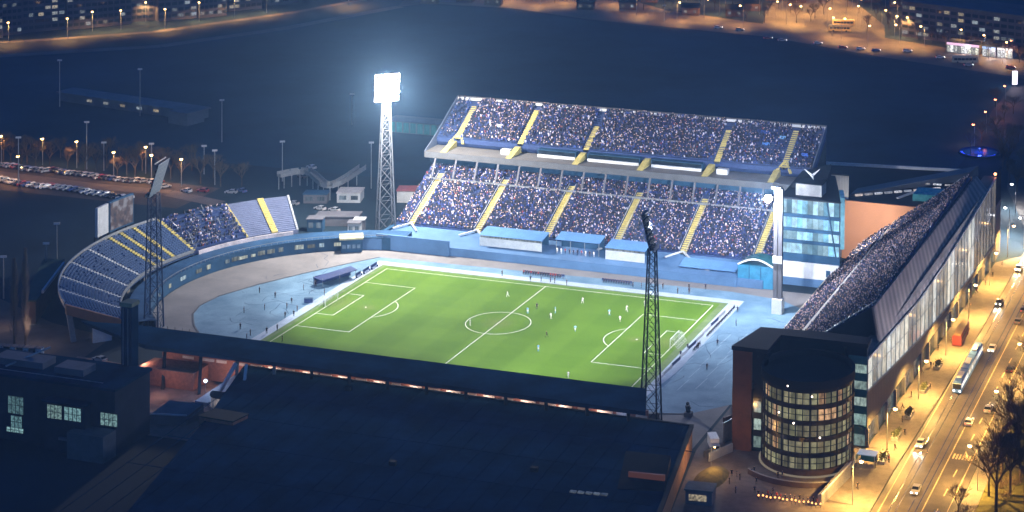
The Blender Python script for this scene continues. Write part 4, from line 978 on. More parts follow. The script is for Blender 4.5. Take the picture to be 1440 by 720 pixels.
# ------------------------------------------------------------------ people
def skin_mesh(joints, bones, radii, paint):
    me = bpy.data.meshes.new('pose'); me.from_pydata(joints, bones, []); o = bpy.data.objects.new('pose', me); COL.objects.link(o)
    md = o.modifiers.new('s', 'SKIN'); sv = me.skin_vertices[0].data
    for i, r in enumerate(radii): sv[i].radius = (r[0], r[1]) if isinstance(r, tuple) else (r, r)
    sv[0].use_root = True; md.use_smooth_shade = True; o.modifiers.new('d', 'SUBSURF').levels = 1
    dg = bpy.context.evaluated_depsgraph_get(); nm = bpy.data.meshes.new_from_object(o.evaluated_get(dg)); bpy.data.objects.remove(o); bpy.data.meshes.remove(me)
    nm.materials.clear()
    for _ in range(5): nm.materials.append(None)
    for p in nm.polygons: p.material_index = paint(p.center)
    return nm
def person_pose(kind):
    J = {}
    hip = .92 if kind != 'sit' else .5
    lean = .1 if kind == 'run' else .02
    J['pel'] = (0, 0, hip+.04); J['wst'] = (0, lean*.3, hip+.18); J['chs'] = (0, lean, hip+.42); J['nek'] = (0, lean*1.3, hip+.58); J['hd0'] = (0, lean*1.5+.015, hip+.69); J['hd1'] = (0, lean*1.5+.02, hip+.84)
    for s, n in ((-1, 'l'), (1, 'r')):
        J['hp'+n] = (s*.1, 0, hip-.02)
        if kind == 'stand': J['kn'+n] = (s*.12, .03, .5); J['an'+n] = (s*.13, 0, .09); J['to'+n] = (s*.14, .17, .04)
        elif kind == 'run':
            f = s; J['kn'+n] = (s*.11, .2*f+.06, .5 if f < 0 else .56); J['an'+n] = (s*.11, .32*f-.05 if f > 0 else -.42, .1 if f > 0 else .28); J['to'+n] = (s*.11, J['an'+n][1]+.15, J['an'+n][2]-.05)
        else: J['kn'+n] = (s*.12, .42, .5); J['an'+n] = (s*.13, .4, .09); J['to'+n] = (s*.14, .56, .04)
        J['sh'+n] = (s*.19, lean*1.1, hip+.5)
        if kind == 'run': J['el'+n] = (s*.28, lean-.16*s, hip+.24); J['wr'+n] = (s*.24, lean+.08-.14*s, hip+.12); J['ha'+n] = (s*.23, lean+.16-.14*s, hip+.1)
        elif kind == 'sit': J['el'+n] = (s*.25, .08, hip+.22); J['wr'+n] = (s*.17, .3, hip+.1); J['ha'+n] = (s*.14, .37, hip+.08)
        else: J['el'+n] = (s*.27, -.02, hip+.24); J['wr'+n] = (s*.28, .06, hip+.02); J['ha'+n] = (s*.28, .09, hip-.06)
    rad = {'pel': (.15, .11), 'wst': (.14, .1), 'chs': (.18, .115), 'nek': .058, 'hd0': .085, 'hd1': .085, 'hp': .1, 'kn': .062, 'an': .042, 'to': .038, 'sh': .068, 'el': .046, 'wr': .034, 'ha': .036}
    k = list(J); ix = {n: i for i, n in enumerate(k)}
    B = [('pel', 'wst'), ('wst', 'chs'), ('chs', 'nek'), ('nek', 'hd0'), ('hd0', 'hd1')]
    for n in 'lr': B += [('pel', 'hp'+n), ('hp'+n, 'kn'+n), ('kn'+n, 'an'+n), ('an'+n, 'to'+n), ('chs', 'sh'+n), ('sh'+n, 'el'+n), ('el'+n, 'wr'+n), ('wr'+n, 'ha'+n)]
    def paint(c):      # 0 skin, 1 shirt, 2 shorts, 3 socks and shoes, 4 hair
        if c.z > hip+.78 or (c.z > hip+.7 and c.y < lean*1.5-.01): return 4
        if c.z > hip+.56: return 0
        if abs(c.x) > .2 and c.z < hip+.3: return 0
        if c.z > hip+.1: return 1
        if kind == 'sit': return 2 if c.z > .36 else 3
        if c.z > .58: return 2
        return 0 if c.z > .48 else 3
    return skin_mesh([J[n] for n in k], [(ix[a], ix[b]) for a, b in B], [rad.get(n, rad.get(n[:-1])) for n in k], paint)
POSE = {k: person_pose(k) for k in ('stand', 'run', 'sit')}
fab = lambda n, c: mat(n, c, .85, 0, .15, 6)
sk, hair = fab('skin', (.5, .32, .24)), fab('dark hair', (.03, .02, .015))
OUT = {'white': (fab('white kit', (.8, .8, .8)), fab('white kit', (.8, .8, .8)), fab('white kit', (.8, .8, .8))),
       'blue': (fab('light blue shirt', (.2, .48, .8)), fab('white kit', (.8, .8, .8)), fab('light blue shirt', (.2, .48, .8))),
       'dark': (fab('black kit', (.015, .015, .02)), fab('black kit', (.015, .015, .02)), fab('black kit', (.015, .015, .02))),
       'navy': (fab('navy coat', (.02, .03, .08)), fab('black kit', (.015, .015, .02)), fab('black kit', (.015, .015, .02))),
       'red': (fab('red coat', (.4, .04, .04)), fab('navy coat', (.02, .03, .08)), fab('black kit', (.015, .015, .02)))}
PM = {}
def person(x, y, z, rz, pose, outfit, label, group, s=1.05):
    key = (pose, outfit)
    if key not in PM:
        me = POSE[pose].copy(); a, b, c = OUT[outfit]
        for i, m in enumerate((sk if outfit in ('white', 'blue') else sk, a, b, c, hair)): me.materials[i] = m
        PM[key] = me
    o = bpy.data.objects.new('person', PM[key]); COL.objects.link(o)
    placed(o, (x, y, z), rz, s); return tag(o, label, 'person', group)
PLY = [(714, 418, 'white', 'run', 'player in all white running near the far touchline left of the halfway line'),
       (742, 441, 'blue', 'stand', 'player in light blue shirt standing on the right rim of the centre circle'),
       (661, 458, 'white', 'stand', 'player in all white standing on the left rim of the centre circle'),
       (781, 440, 'blue', 'stand', 'farther of two players standing close together right of the centre circle'),
       (775, 449, 'white', 'run', 'nearer of two players standing close together right of the centre circle'),
       (757, 494, 'blue', 'stand', 'player in light blue shirt standing alone nearest the camera below the centre circle'),
       (809, 467, 'blue', 'run', 'player in light blue shirt running left of the right penalty arc'),
       (857, 444, 'blue', 'run', 'player in light blue shirt running just outside the right penalty area'),
       (881, 438, 'white', 'run', 'player in all white near the far end of the right penalty area line'),
       (872, 453, 'white', 'run', 'player in all white beside the right penalty arc'),
       (819, 427, 'white', 'run', 'player in all white near the far touchline right of the halfway line'),
       (907, 431, 'white', 'stand', 'player in all white standing beside the dark lattice mast in view'),
       (799, 532, 'white', 'stand', 'player in all white standing by the near touchline'),
       (769, 475, 'dark', 'run', 'referee in black running right of the centre circle'),
       (755, 435, 'dark', 'stand', 'official in black beyond the centre circle near the halfway line')]
for u, v, of, po, lb in PLY:
    p = ground_at(u, v); person(p.x, p.y, 0, random.uniform(0, 6.28), po, of, lb, 'players and officials on the pitch', 1.12)
for i, (u, v) in enumerate(((403.5, 434), (418, 438), (413, 445), (427, 408), (444, 403), (456, 415), (375, 469), (390, 465), (401, 447), (387, 419), (347, 478), (352, 472), (397, 480), (343, 440), (372, 436), (365, 412), (410, 427), (338, 463), (455, 431))):
    p = ground_at(u, v); person(p.x, p.y, -.03, random.uniform(0, 6.28), 'stand', random.choice(['dark', 'navy']), 'steward in dark clothes standing on the blue track left of the pitch', 'stewards on the blue track left of the pitch', 1.1)
for i, (u, v) in enumerate(((1009, 486), (982, 490), (994, 520), (957, 502), (967, 492), (1035, 458), (1037, 439), (969, 407), (969, 413), (992, 407), (932, 406), (953, 413), (746, 396), (761, 396), (774, 397), (780, 398), (797, 401), (706, 388), (890, 404), (902, 405))):
    p = ground_at(u, v); person(p.x, p.y, -.03, random.uniform(0, 6.28), 'stand', random.choice(['dark', 'navy', 'navy']), 'member of staff in dark clothes standing on the pale track right or beyond the pitch', 'staff on the track beyond the touchlines', 1.1)
for i in range(16): person(-10.9+i*.8, 42.95, 0, math.pi, 'sit', random.choice(['dark', 'navy', 'red']), 'substitute sitting on the long team bench left of the halfway line', 'substitutes on the long bench')
for i in range(11): person(15+i*.8, 43.55, 0, math.pi, 'sit', 'navy', 'substitute sitting on the team bench right of the halfway line', 'substitutes on the short bench')
for i in range(26):
    y = 33-i*1.45+random.uniform(-.3, .3)
    if 2 < y < 8: continue
    t = thing('stool', 'low black stool in the row behind the right-hand goal', 'stool', (59.4, y, 0), 'stools behind the right-hand goal')
    MB().cbox((59.4, y, .42), (.4, .4, .06)).build('seat', M['darksteel'], t)
    for a, b in ((-1, -1), (1, -1), (1, 1), (-1, 1)): MB().tube((59.4+a*.15, y+b*.15, -.03), (59.4+a*.15, y+b*.15, .39), .02, .02, 4).build('leg', M['darksteel'], t)
    person(59.4, y, 0, math.pi/2, 'sit', random.choice(['dark', 'navy']), 'photographer in dark clothes sitting on a stool behind the right-hand goal', 'photographers behind the right-hand goal', 1.05)
for i in range(30):
    row = i % 2; x = 36+i*.55
    person(x, 54.4-row*.9+.35, .05, math.pi, 'sit', random.choice(['dark', 'navy', 'red', 'white']), 'spectator seated in front of the long low blue shelter near the glass pavilion', 'spectators before the low shelter')
for i in range(10):
    person(-5.5+i*1.35, 56.2, 3.1, math.pi, 'stand', random.choice(['dark', 'navy', 'white', 'red']), 'spectator standing under the open blue roofed shelter at halfway', 'spectators under the open shelter')

# ------------------------------------------------------------------ vehicles (front towards +Y, base at z=0)
def make_car(paint):
    t = thing('parked_car', 'car', 'car'); b = MB()
    prof = [(-2.1, .28), (2.1, .28), (2.15, .62), (1.95, .8), (.95, .92), (.3, 1.42), (-1.2, 1.45), (-1.95, .98), (-2.15, .9)]
    n = len(prof); sec = []
    b.v += [(-.86+(.12 if z > 1 else 0), y, z) for y, z in prof] + [(.86-(.12 if z > 1 else 0), y, z) for y, z in prof]
    b.f += [tuple(range(n)), tuple(range(2*n-1, n-1, -1))] + [(i, i+n, (i+1) % n+n, (i+1) % n) for i in range(n)]
    b.build('body', paint, t)
    g = MB(); g.poly([(-.76, .92, .96), (.76, .92, .96), (.68, .36, 1.4), (-.68, .36, 1.4)]); g.build('windscreen', M['carglass'], t)
    g = MB(); g.poly([(-.7, -1.26, 1.43), (.7, -1.26, 1.43), (.78, -1.92, 1.02), (-.78, -1.92, 1.02)]); g.build('rear_window', M['carglass'], t)
    for o in t.children:
        if 'win' in o.name:
            for v in o.data.vertices: v.co.z += .025
    for s in (-1, 1):
        g = MB(); g.poly([(s*.855, .75, .95), (s*.765, .28, 1.36), (s*.765, -1.15, 1.38), (s*.85, -1.75, .98)]); g.build('side_window', M['carglass'], t)
        for y in (-1.3, 1.3): MB().tube((s*.7, y, .32), (s*.9, y, .32), .32, .32, 12).build('wheel', M['rubber'], t)
        MB().cbox((s*.6, 2.12, .66), (.4, .1, .16)).build('headlight', M['offwhite'], t); MB().cbox((s*.62, -2.13, .78), (.34, .08, .16)).build('tail_light', mat('red lens', (.35, .02, .02), .3), t)
    return t
PAINT = {n: mat('paint '+n, c, .3, .3, .05, 2, spec=.5) for n, c in dict(silver=(.4, .41, .43), white=(.75, .75, .75), black=(.02, .02, .022), red=(.35, .03, .03), blue=(.05, .1, .3), grey=(.14, .14, .15)).items()}
car0 = make_car(PAINT['silver']); used = [False]
def car(x, y, rz, c, label, group, lights=False):
    sw = {PAINT['silver']: PAINT[c]}
    if lights: sw[M['offwhite']] = M['headlight']; sw[MATS['red lens']] = M['taillight']
    o = copy_tree(car0, None, sw)
    placed(o, (x, y, 0), rz); tag(o, label, 'car', group); return o
up_row = sorted([(3, 240), (12, 241), (21, 242), (34, 245), (43, 246), (52, 247), (62, 248), (84, 249), (110, 252), (119, 253), (137, 257), (147, 258), (157, 259), (166, 260), (185, 262), (200, 262), (-5, 239), (28, 243), (73, 246), (95, 251), (128, 254), (176, 261), (213, 263), (-12, 238), (8, 240), (17, 240.5), (39, 244.5), (48, 245.5), (57, 246.5), (68, 246.5), (79, 247.5), (90, 249.5), (102, 251), (142, 256.5), (152, 257.5), (192, 261), (220, 263.5)])
gc = ['white', 'silver', 'grey', 'white', 'silver', 'white', 'red', 'black', 'silver', 'blue']
for i, (u, v) in enumerate(up_row):
    p = ground_at(u, v-5); c = gc[i % 10]
    car(p.x, p.y+1, -.5+random.uniform(-.06, .06), c, f'{c} car parked nose-in beyond the car park lane, {nth(i)} from the left', 'cars parked beyond the car park lane')
for i, (u, v) in enumerate(((8, 257), (17, 259), (28, 262), (47, 264), (60, 266), (72, 265), (106, 270), (114, 271), (123, 273), (131, 275), (140, 276), (150, 277), (158, 279), (2, 256), (22, 260), (34, 262.5), (41, 263.5), (54, 265), (66, 266.5), (80, 267), (90, 268), (98, 269), (166, 280.5), (174, 281.5), (182, 282))):
    p = ground_at(u, v-3); c = gc[(i*3+1) % 10]
    car(p.x, p.y-1, 2.6+random.uniform(-.06, .06), c, f'{c} car parked on the near side of the car park lane, {nth(i)} from the left', 'cars parked on the near side of the lane')
for i, (u, v, c) in enumerate(((262, 270, 'white'), (285, 270, 'red'), (325, 272, 'silver'), (340, 270, 'blue'), (450, 295, 'white'), (470, 297, 'white'), (438, 237, 'white'), (412, 288, 'silver'), (425, 250, 'grey'))):
    p = ground_at(u, v); car(p.x, p.y, random.uniform(1, 2), c, ['white car left of two parked behind the scoreboard stand', 'red car right of two parked behind the scoreboard stand', 'silver car parked behind the covered seats, beside a blue one', 'blue car parked behind the covered seats, beside a silver one', 'white car parked behind the left hoarding, left of a pair', 'white car parked behind the left hoarding, right of a pair', 'white car parked alone beyond the footbridge', 'silver car parked beside the corner of the covered seats', 'grey car parked under the white footbridge'][i], 'cars parked behind the left end')
p = ground_at(1395, 493); car(p.x, p.y, math.pi, 'white', 'white car driving on the far lane with its lights on', None, True)
p = ground_at(1288, 692); car(p.x, p.y, math.pi, 'silver', 'silver car driving toward the bottom edge with bright headlights', None, True)
for i, (x, y, rz, c, lb) in enumerate(((139.4, -98, 0, 'black', 'black car at the bottom edge heading up the road with red tail lights'), (139.6, -30, 0, 'white', 'white car in the middle lane below the tram heading up the road'), (142.6, -20, 0, 'silver', 'silver car in the outer lane level with the tram'), (139.2, 58, 0, 'grey', 'grey car following up the middle lane beyond the tram'), (142.4, 74, 0, 'white', 'white car in the outer lane near the bend of the road'), (131.2, 62, math.pi, 'black', 'black car following the tram down the rails'), (131.4, 96, math.pi, 'white', 'white car coming round the bend onto the rails'), (139.3, 100, 0, 'red', 'red car in the middle lane at the bend of the road'), (131.0, -47, math.pi, 'silver', 'silver car ahead of the tram beside the pavement lamps'))):
    car(x, y, rz, c, lb, 'cars driving on the road', True)
    for dx in (-.6, .6): lamp('car_headlight', 'SPOT', (x+dx*math.cos(rz), y+2.4*math.cos(rz), .75), 900, (1, .93, .8), .15, (x+dx*math.cos(rz), y+14*math.cos(rz), 0), R(50), .6)
p = ground_at(1412, 452); car(p.x+4, p.y, 0, 'grey', 'grey car parked at the kerb beside the bare trees, farther one', 'cars parked at the tree-lined kerb')
p = ground_at(1404, 520); car(p.x+3.2, p.y, 0, 'black', 'black car parked at the kerb beside the bare trees, nearer one', 'cars parked at the tree-lined kerb')
for i, (u, v, c) in enumerate(((1010, 40, 'white'), (1040, 43, 'silver'), (1080, 55, 'red'), (1100, 58, 'silver'), (1150, 62, 'white'), (1185, 68, 'red'), (1210, 70, 'white'), (1232, 72, 'blue'), (1276, 73, 'white'), (1322, 82, 'white'), (1362, 93, 'silver'), (1421, 96, 'red'))):
    p = ground_at(u, v); car(p.x, p.y, -1.2, c, f'{c} car on the lit avenue at the top right, {nth(i)} from the left', 'cars on the lit avenue', True)
bpy.data.objects.remove  # (the first car stays in the scene as a parked car)
placed(car0, (*ground_at(232, 264)[:2], 0), -.5); tag(car0, 'silver car parked beside the scoreboard end of the car park lane', 'car', 'cars parked beyond the car park lane')
def make_bus(paint, roofm, L=11.5):
    t = thing('bus', 'bus', 'bus'); b = MB(); h = L/2
    b.extrude([(-1.25, .35), (1.25, .35), (1.25, 2.7), (1.05, 3.05), (-1.05, 3.05), (-1.25, 2.7)], 'y', -h, h); b.build('body', paint, t)
    MB().box(-1, 1, -h+.4, h-.4, 3.06, 3.22).build('roof', roofm, t)
    for s in (-1, 1):
        for k in range(6):
            y = -h+.7+k*(L-1.4)/6; MB().box(s*1.255-.02, s*1.255+.02, y, y+(L-1.4)/6-.2, 1.4, 2.4).build('window', M['carglass'], t)
        for y in (-h+2.4, h-2.6): MB().tube((s*1.0, y, .45), (s*1.28, y, .45), .45, .45, 12).build('wheel', M['rubber'], t)
        MB().cbox((s*.9, h+.02, .8), (.4, .08, .2)).build('headlight', M['offwhite'], t)
    MB().box(-1.1, 1.1, h, h+.04, 1.3, 2.6).build('windscreen', M['carglass'], t); return t
ym = mat('bus yellow', (.7, .52, .2), .4, 0, .1, 1); by = make_bus(ym, mat('bus pale roof', (.75, .66, .4), .4, 0, .1, 1))
p = ground_at(1181, 44); placed(by, (p.x, p.y, -.04), 1.75); tag(by, 'yellow bus parked in front of another in the lit bus yard', 'bus', 'buses in the bus yard')
b2 = copy_tree(by); p = ground_at(1186, 36); placed(b2, (p.x, p.y, -.04), 1.75); tag(b2, 'yellow bus parked behind another in the lit bus yard', 'bus', 'buses in the bus yard')
b3 = make_bus(mat('bus red', (.16, .03, .03), .4, 0, .1, 1), mat('bus orange roof', (.24, .16, .08), .5, 0, .15, 1), 13)
placed(b3, (126.2, 29, .1), .02); tag(b3, 'red bus with dull orange roof standing at the pavement beside the glass facade', 'bus')
b4 = make_bus(mat('bus beige', (.45, .4, .3), .4, 0, .1, 1), mat('bus beige roof', (.5, .46, .36), .4, 0, .1, 1), 12); p = ground_at(1357, 88); placed(b4, (p.x, p.y, -.04), -1.25); tag(b4, 'beige bus on the avenue before the bright shops', 'bus')
tr = thing('tram', 'blue and white tram running along the rails past the glass facade', 'tram', (0, 0, 0))
for k, y in enumerate((-10.4, 0, 10.4)):
    b = MB(); b.extrude([(-1.15, .3), (1.15, .3), (1.15, 2.7), (.95, 3.15), (-.95, 3.15), (-1.15, 2.7)], 'y', y-5, y+5)
    o = b.build('carriage', mat('tram blue', (.08, .18, .5), .35, 0, .1, 1), tr)
    MB().box(-1.18, 1.18, y-5.02, y+5.02, 2.55, 2.75).build('band', M['white'], o)
    for s in (-1, 1):
        for i in range(5): MB().box(s*1.155-.02, s*1.155+.02, y-4.6+i*1.9, y-3.0+i*1.9, 1.35, 2.4).build('window', lit_glass('tram window', (.85, .85, .8), 1.6, .6), o)
    MB().box(-.6, .6, y-2, y+2, 3.16, 3.5).build('roof_unit', M['white'], o)
for y in (-5.2, 5.2): MB().box(-1, 1, y-.2, y+.2, .4, 2.9).build('gangway', M['rubber'], tr)
MB().box(-1, 1, -15.46, -15.41, 1.3, 2.6).build('windscreen', M['carglass'], tr)
for s in (-1, 1): MB().cbox((s*.8, -15.45, .8), (.35, .1, .22)).build('headlight', M['headlight'], tr)
placed(tr, (132.9, 4, -.02), 0)

for i in range(22):
    x, y = 121.5+random.uniform(0, 5), -74+8.1*i+random.uniform(-3, 3)
    person(x, y, .1, random.uniform(0, 6.28), 'stand' if i % 3 else 'run', random.choice(['dark', 'navy', 'red', 'dark']), 'pedestrian in winter coat on the stadium pavement beside the glass facade', 'pedestrians on the stadium pavement')
for i in range(12):
    person(93+random.uniform(0, 14), -82+random.uniform(-6, 8), -.05, random.uniform(0, 6.28), 'stand', random.choice(['dark', 'navy']), 'pedestrian in dark coat crossing the dim plaza left of the drum', 'pedestrians on the plaza')
# ------------------------------------------------------------------ street lamps
def make_lamp(h, em, arm=1.6):
    t = thing('street_lamp', 'lamp', 'street lamp')
    MB().tube((0, 0, 0), (0, 0, h), .13, .08, 8).build('pole', M['steel'], t)
    MB().tube((0, 0, h-.1), (arm, 0, h+.25), .06, .05, 6).build('arm', M['steel'], t)
    hd = MB().cbox((arm+.3, 0, h+.45), (1.2, .5, .2)).build('lamp_head', M['steel'], t)
    MB().ball((arm+.3, 0, h+.12), .5, 8, 5, .7).build('bulb', em, hd); return t
LW = make_lamp(10, M['lampwarm']); LR = make_lamp(8, M['lampred']); LC = make_lamp(9.5, M['lampwhite']); first = {}
def street_lamp(proto, u, v, rz, label, group, e, color, h, arm=1.6, pos=None):
    p = pos if pos else ground_at(u, v)
    if proto.name not in first: o = proto; first[proto.name] = 1
    else: o = copy_tree(proto)
    placed(o, (p[0], p[1], -.05), rz); tag(o, label, 'street lamp', group)
    if e:
        q = Vector((p[0]+(arm+.3)*math.cos(rz), p[1]+(arm+.3)*math.sin(rz), h-.35)); lamp('street_light', 'SPOT', q, e*1.3, color, .25, q-Vector((0, 0, 5)), R(150), .5)
for i, y in enumerate((-84.3, -52, -18.3, 15, 46, 78, 108)):
    street_lamp(LW, 0, 0, 0, f'street lamp on the stadium pavement, {nth(i)} from the bottom edge along the road', 'street lamps on the stadium pavement', 44000, ORANGE2, 10, pos=(124.6+.012*y, y))
for i, y in enumerate((-105, -68, -33, 2, 36, 70, 104)):
    street_lamp(LW, 0, 0, math.pi, f'street lamp among the trees across the road, {nth(i)} from the bottom edge', 'street lamps across the road', 44000, ORANGE2, 10, pos=(148.6, y))
for i, (u, v) in enumerate(((1091, 30), (1106, 34), (1131, 36), (1163, 40), (1190, 24), (1212, 36), (1199, 12), (1240, 42), (1258, 50), (1278, 52), (1350, 72), (1100, 16), (1150, 8), (1172, 14), (1225, 16), (1180, 2), (1140, 20), (1206, 26), (1160, 26), (1068, 20), (1045, 36), (1300, 66), (1385, 78), (1410, 90), (1183, 55), (1170, 52), (1265, 64), (1220, 66), (1245, 20), (1262, 30), (1120, 24), (1084, 8), (1020, 6), (965, 2), (870, 6), (720, 2), (760, 8), (800, 4), (990, 26), (952, 30), (895, 22), (935, 9), (1012, 22))):  # includes a lamp added before the bus yard to light the buses
    street_lamp(LW, u, v, random.uniform(0, 6), f'orange street lamp along the distant lit avenue, {nth(i)} of the row placed', 'orange street lamps along the distant avenue', 13000, ORANGE, 10)
for i, (u, v) in enumerate(((1370, 206), (1387, 187), (1401, 169), (1414, 149))):
    street_lamp(LR, u, v, 2, f'red-orange street lamp beside the dark side street, {nth(i)} above the blue fountain', 'red-orange lamps beside the side street', 2500, (1, .3, .12), 8)
street_lamp(LR, 1423, 82, 2, 'red-orange street lamp before the bright shops at the top right', None, 4000, (1, .3, .2), 8)
for i, (u, v) in enumerate(((12, 60), (63, 40), (170, 42), (232, 40), (375, 18), (490, 8), (95, 54), (30, 42), (130, 44), (280, 30), (330, 24), (205, 30))):
    street_lamp(LW, u, v, -1, f'dim orange street lamp below the distant apartment blocks, {nth(i)} from the left', 'dim street lamps below the apartments', 14000, WARM, 10)
for i, (u, v) in enumerate(((213, 256), (108, 236), (26, 258), (2, 228), (-20, 250), (160, 252), (60, 232), (255, 262), (205, 244))):
    street_lamp(LW, u, v, -1, f'orange street lamp beside the car park, {nth(i)} from the scoreboard', 'street lamps beside the car park', 4500, ORANGE, 10)
for i, (u, v) in enumerate(((1419, 335), (1440, 350), (1428, 300))):
    street_lamp(LC, u, v, 2.5, ['white street lamp at the far right edge beyond the facade end', 'white street lamp on the right edge nearest the bend of the road', 'white street lamp behind the far end of the glass facade'][i], 'white street lamps at the bend', 40000, (1, .93, .85), 9.5)
for k, nm in enumerate(('LW',)): pass
# slim masts in the training grounds
def pole(u, v, h, label):
    p = ground_at(u, v); t = thing('training_mast', label, 'mast', p, 'slim unlit masts around the training grounds')
    MB().tube(p, p+Vector((0, 0, h)), .22, .14, 6).build('pole', M['steel'], t)
    MB().cbox(p+Vector((0, 0, h+.3)), (1.8, .4, .6), .5).build('lamp_head', M['offwhite'], t)
for i, (u, v, h) in enumerate(((84, 150, 19), (197, 163, 18.8), (312, 200, 16), (122, 238, 17), (146, 240, 10), (26, 262, 17), (213, 250, 12), (397, 255, 14), (80, 380, 14), (5, 420, 12), (495, 175, 12), (522, 265, 16), (287, 245, 10), (302, 260, 12), (65, 400, 12), (934, 30, 8))):
    pole(u, v, h, f'slim grey mast, {nth(i)} of the unlit masts left and behind the stadium' if i else 'slim grey mast, leftmost beyond the low training building')

# ------------------------------------------------------------------ trees
def make_tree(h, spread, seed, depth=6, lean=0.):
    rd = random.Random(seed); t = thing('bare_tree', 'tree', 'tree'); tk = MB(); cr = MB()
    tk.tube((0, 0, 0), (lean*.3, 0, h*.3), h*.018, h*.014, 7)
    def grow(p, d, l, r, k, mb):
        q = p+d*l; mb.tube(p, q, r, r*.7, 5 if k < 3 else 3)
        if k >= depth: return
        for i in range(3 if k < 3 else 3):
            ax = Vector((rd.gauss(0, 1), rd.gauss(0, 1), rd.gauss(0, .6))).normalized()
            nd = (d + ax*spread*rd.uniform(.5, 1.1) + Vector((0, 0, .12))).normalized()
            grow(p+d*l*rd.uniform(.55, 1), nd, l*rd.uniform(.6, .85), max(r*.64, .016), k+1, cr)
    for i in range(4):
        a = i*1.57+rd.uniform(-.5, .5); d = Vector((math.cos(a)*.55, math.sin(a)*.55, 1)).normalized()
        grow(Vector((lean*.3, 0, h*.27)), d, h*.2, h*.011, 1, cr)
    tk.build('trunk', M['bark'], t); cr.build('crown', M['twig'], t); return t
protos = [make_tree(18, .75, s) for s in (1, 2, 3)]
tn = [0, 0, 0]
def tree(k, x, y, s, label, group):
    if tn[k] == 0: o = protos[k]; tn[k] = 1
    else: o = copy_tree(protos[k])
    placed(o, (x, y, -.05), random.uniform(0, 6.28), s); tag(o, label, 'tree', group)
for i, (x, y, s) in enumerate(((154.5, -77.5, 1.25), (147.2, -83.5, .55), (157, -60, 1.1), (154, -45, 1.0), (160, -72, 1.2), (153, -22, .9), (158, -8, 1.1), (153.5, 12, .9), (157, 30, 1.), (154, 50, .9), (158, 66, 1.), (154, 84, .9), (150.8, -96, .6), (165, -40, 1.2), (163, 5, 1.2), (156, -68, 1.1), (152, -55, .9), (160, -52, 1.2), (152.5, -34, 1.), (158, -28, 1.2), (152, 0, 1.), (160, 20, 1.1), (153, 38, 1.), (153, 64, 1.), (158, 95, 1.), (151.5, -70, .8), (153, -62, .9), (162, -62, 1.3), (166, -55, 1.3), (151.5, -40, .8), (163, -30, 1.2), (167, -15, 1.3), (151.5, -12, .75), (156, 10, 1.1), (162, 35, 1.2), (151.5, 24, .8), (157, 48, 1.1), (160, 58, 1.2), (152, 76, .9), (170, -68, 1.3))):
    tree(i % 3, x, y, s, ['tall bare tree with wide crown overhanging the road at lower right', 'small bare tree low at the bottom edge beside the road'][i] if i < 2 else f'bare tree on the verge across the road, {nth(i)} of the trees lining it', 'bare trees across the road')
for i, (u, v) in enumerate(((30, 236), (50, 238), (95, 238), (120, 244), (165, 250), (190, 252), (255, 256), (5, 226), (60, 226), (282, 258), (310, 262), (340, 262), (15, 232), (38, 230), (70, 235), (85, 222), (135, 240), (150, 236), (178, 246), (200, 240), (225, 240), (240, 252), (110, 228), (270, 240), (300, 250))):
    p = ground_at(u, v); tree(i % 3, p.x, p.y, random.uniform(.55, .8), f'faint bare tree behind the car park, {nth(i)} of the scattered row', 'bare trees behind the car park')
for i, (x, y) in enumerate(((152, 128), (148, 140), (140, 160), (128, 170), (120, 182), (112, 196), (108, 215), (155, 118), (150, 155), (104, 230), (134, 185), (126, 200), (118, 225))):
    tree(i % 3, x, y, random.uniform(.6, .95), f'bare tree beyond the bend of the road at the right edge, {nth(i)} of the clump', 'bare trees beyond the road bend')
for i, (u, v) in enumerate(((1380, 200), (1400, 190), (1412, 172), (1425, 160), (1432, 200), (1420, 215), (1400, 150), (1437, 240), (1410, 240), (1430, 270), (1365, 215), (1290, 56), (1310, 60), (1318, 58), (1360, 74), (1416, 84), (1434, 88), (1250, 44), (1140, 30), (1120, 32), (1075, 32), (1050, 30), (945, 16), (1220, 44), (1095, 12), (1112, 18), (1128, 14), (1146, 26), (1158, 20), (1170, 6), (1192, 10), (1208, 18), (1232, 30), (1248, 34), (1262, 44), (1240, 8), (1080, 22), (1062, 14), (1030, 10), (1005, 14), (985, 8), (920, 8), (905, 14), (870, 4), (780, 4), (740, 2), (1330, 64), (1390, 82))):
    p = ground_at(u, v); tree(i % 3, p.x, p.y, random.uniform(.5, .75), f'bare tree by the lamplit streets at the upper right, {nth(i)} of the scattered ones', 'bare trees by the upper right streets')
for i in range(46):
    rd = random.Random(100+i); x, y = rd.uniform(150.6, 168), -100+4.3*i+rd.uniform(-2, 2)
    t = thing('bare_shrub', f'low bare shrub in the undergrowth across the road, {nth(i)} counting up from the bottom edge', 'shrub', (x, y, -.05), 'bare shrubs across the road'); cr = MB()
    for k in range(60):
        a = rd.uniform(0, 6.28); l = rd.uniform(.8, 2.6); b0 = Vector((x+rd.gauss(0, .8), y+rd.gauss(0, .8), 0)); d = Vector((math.cos(a)*.7, math.sin(a)*.7, rd.uniform(.5, 1.4))).normalized()
        cr.tube(b0, b0+d*l, .04, .02, 3); q_ = b0+d*l*.6; cr.tube(q_, q_+Vector((math.cos(a+1), math.sin(a+1), 1)).normalized()*l*.5, .03, .015, 3)
    cr.build('crown', M['twig'], t)
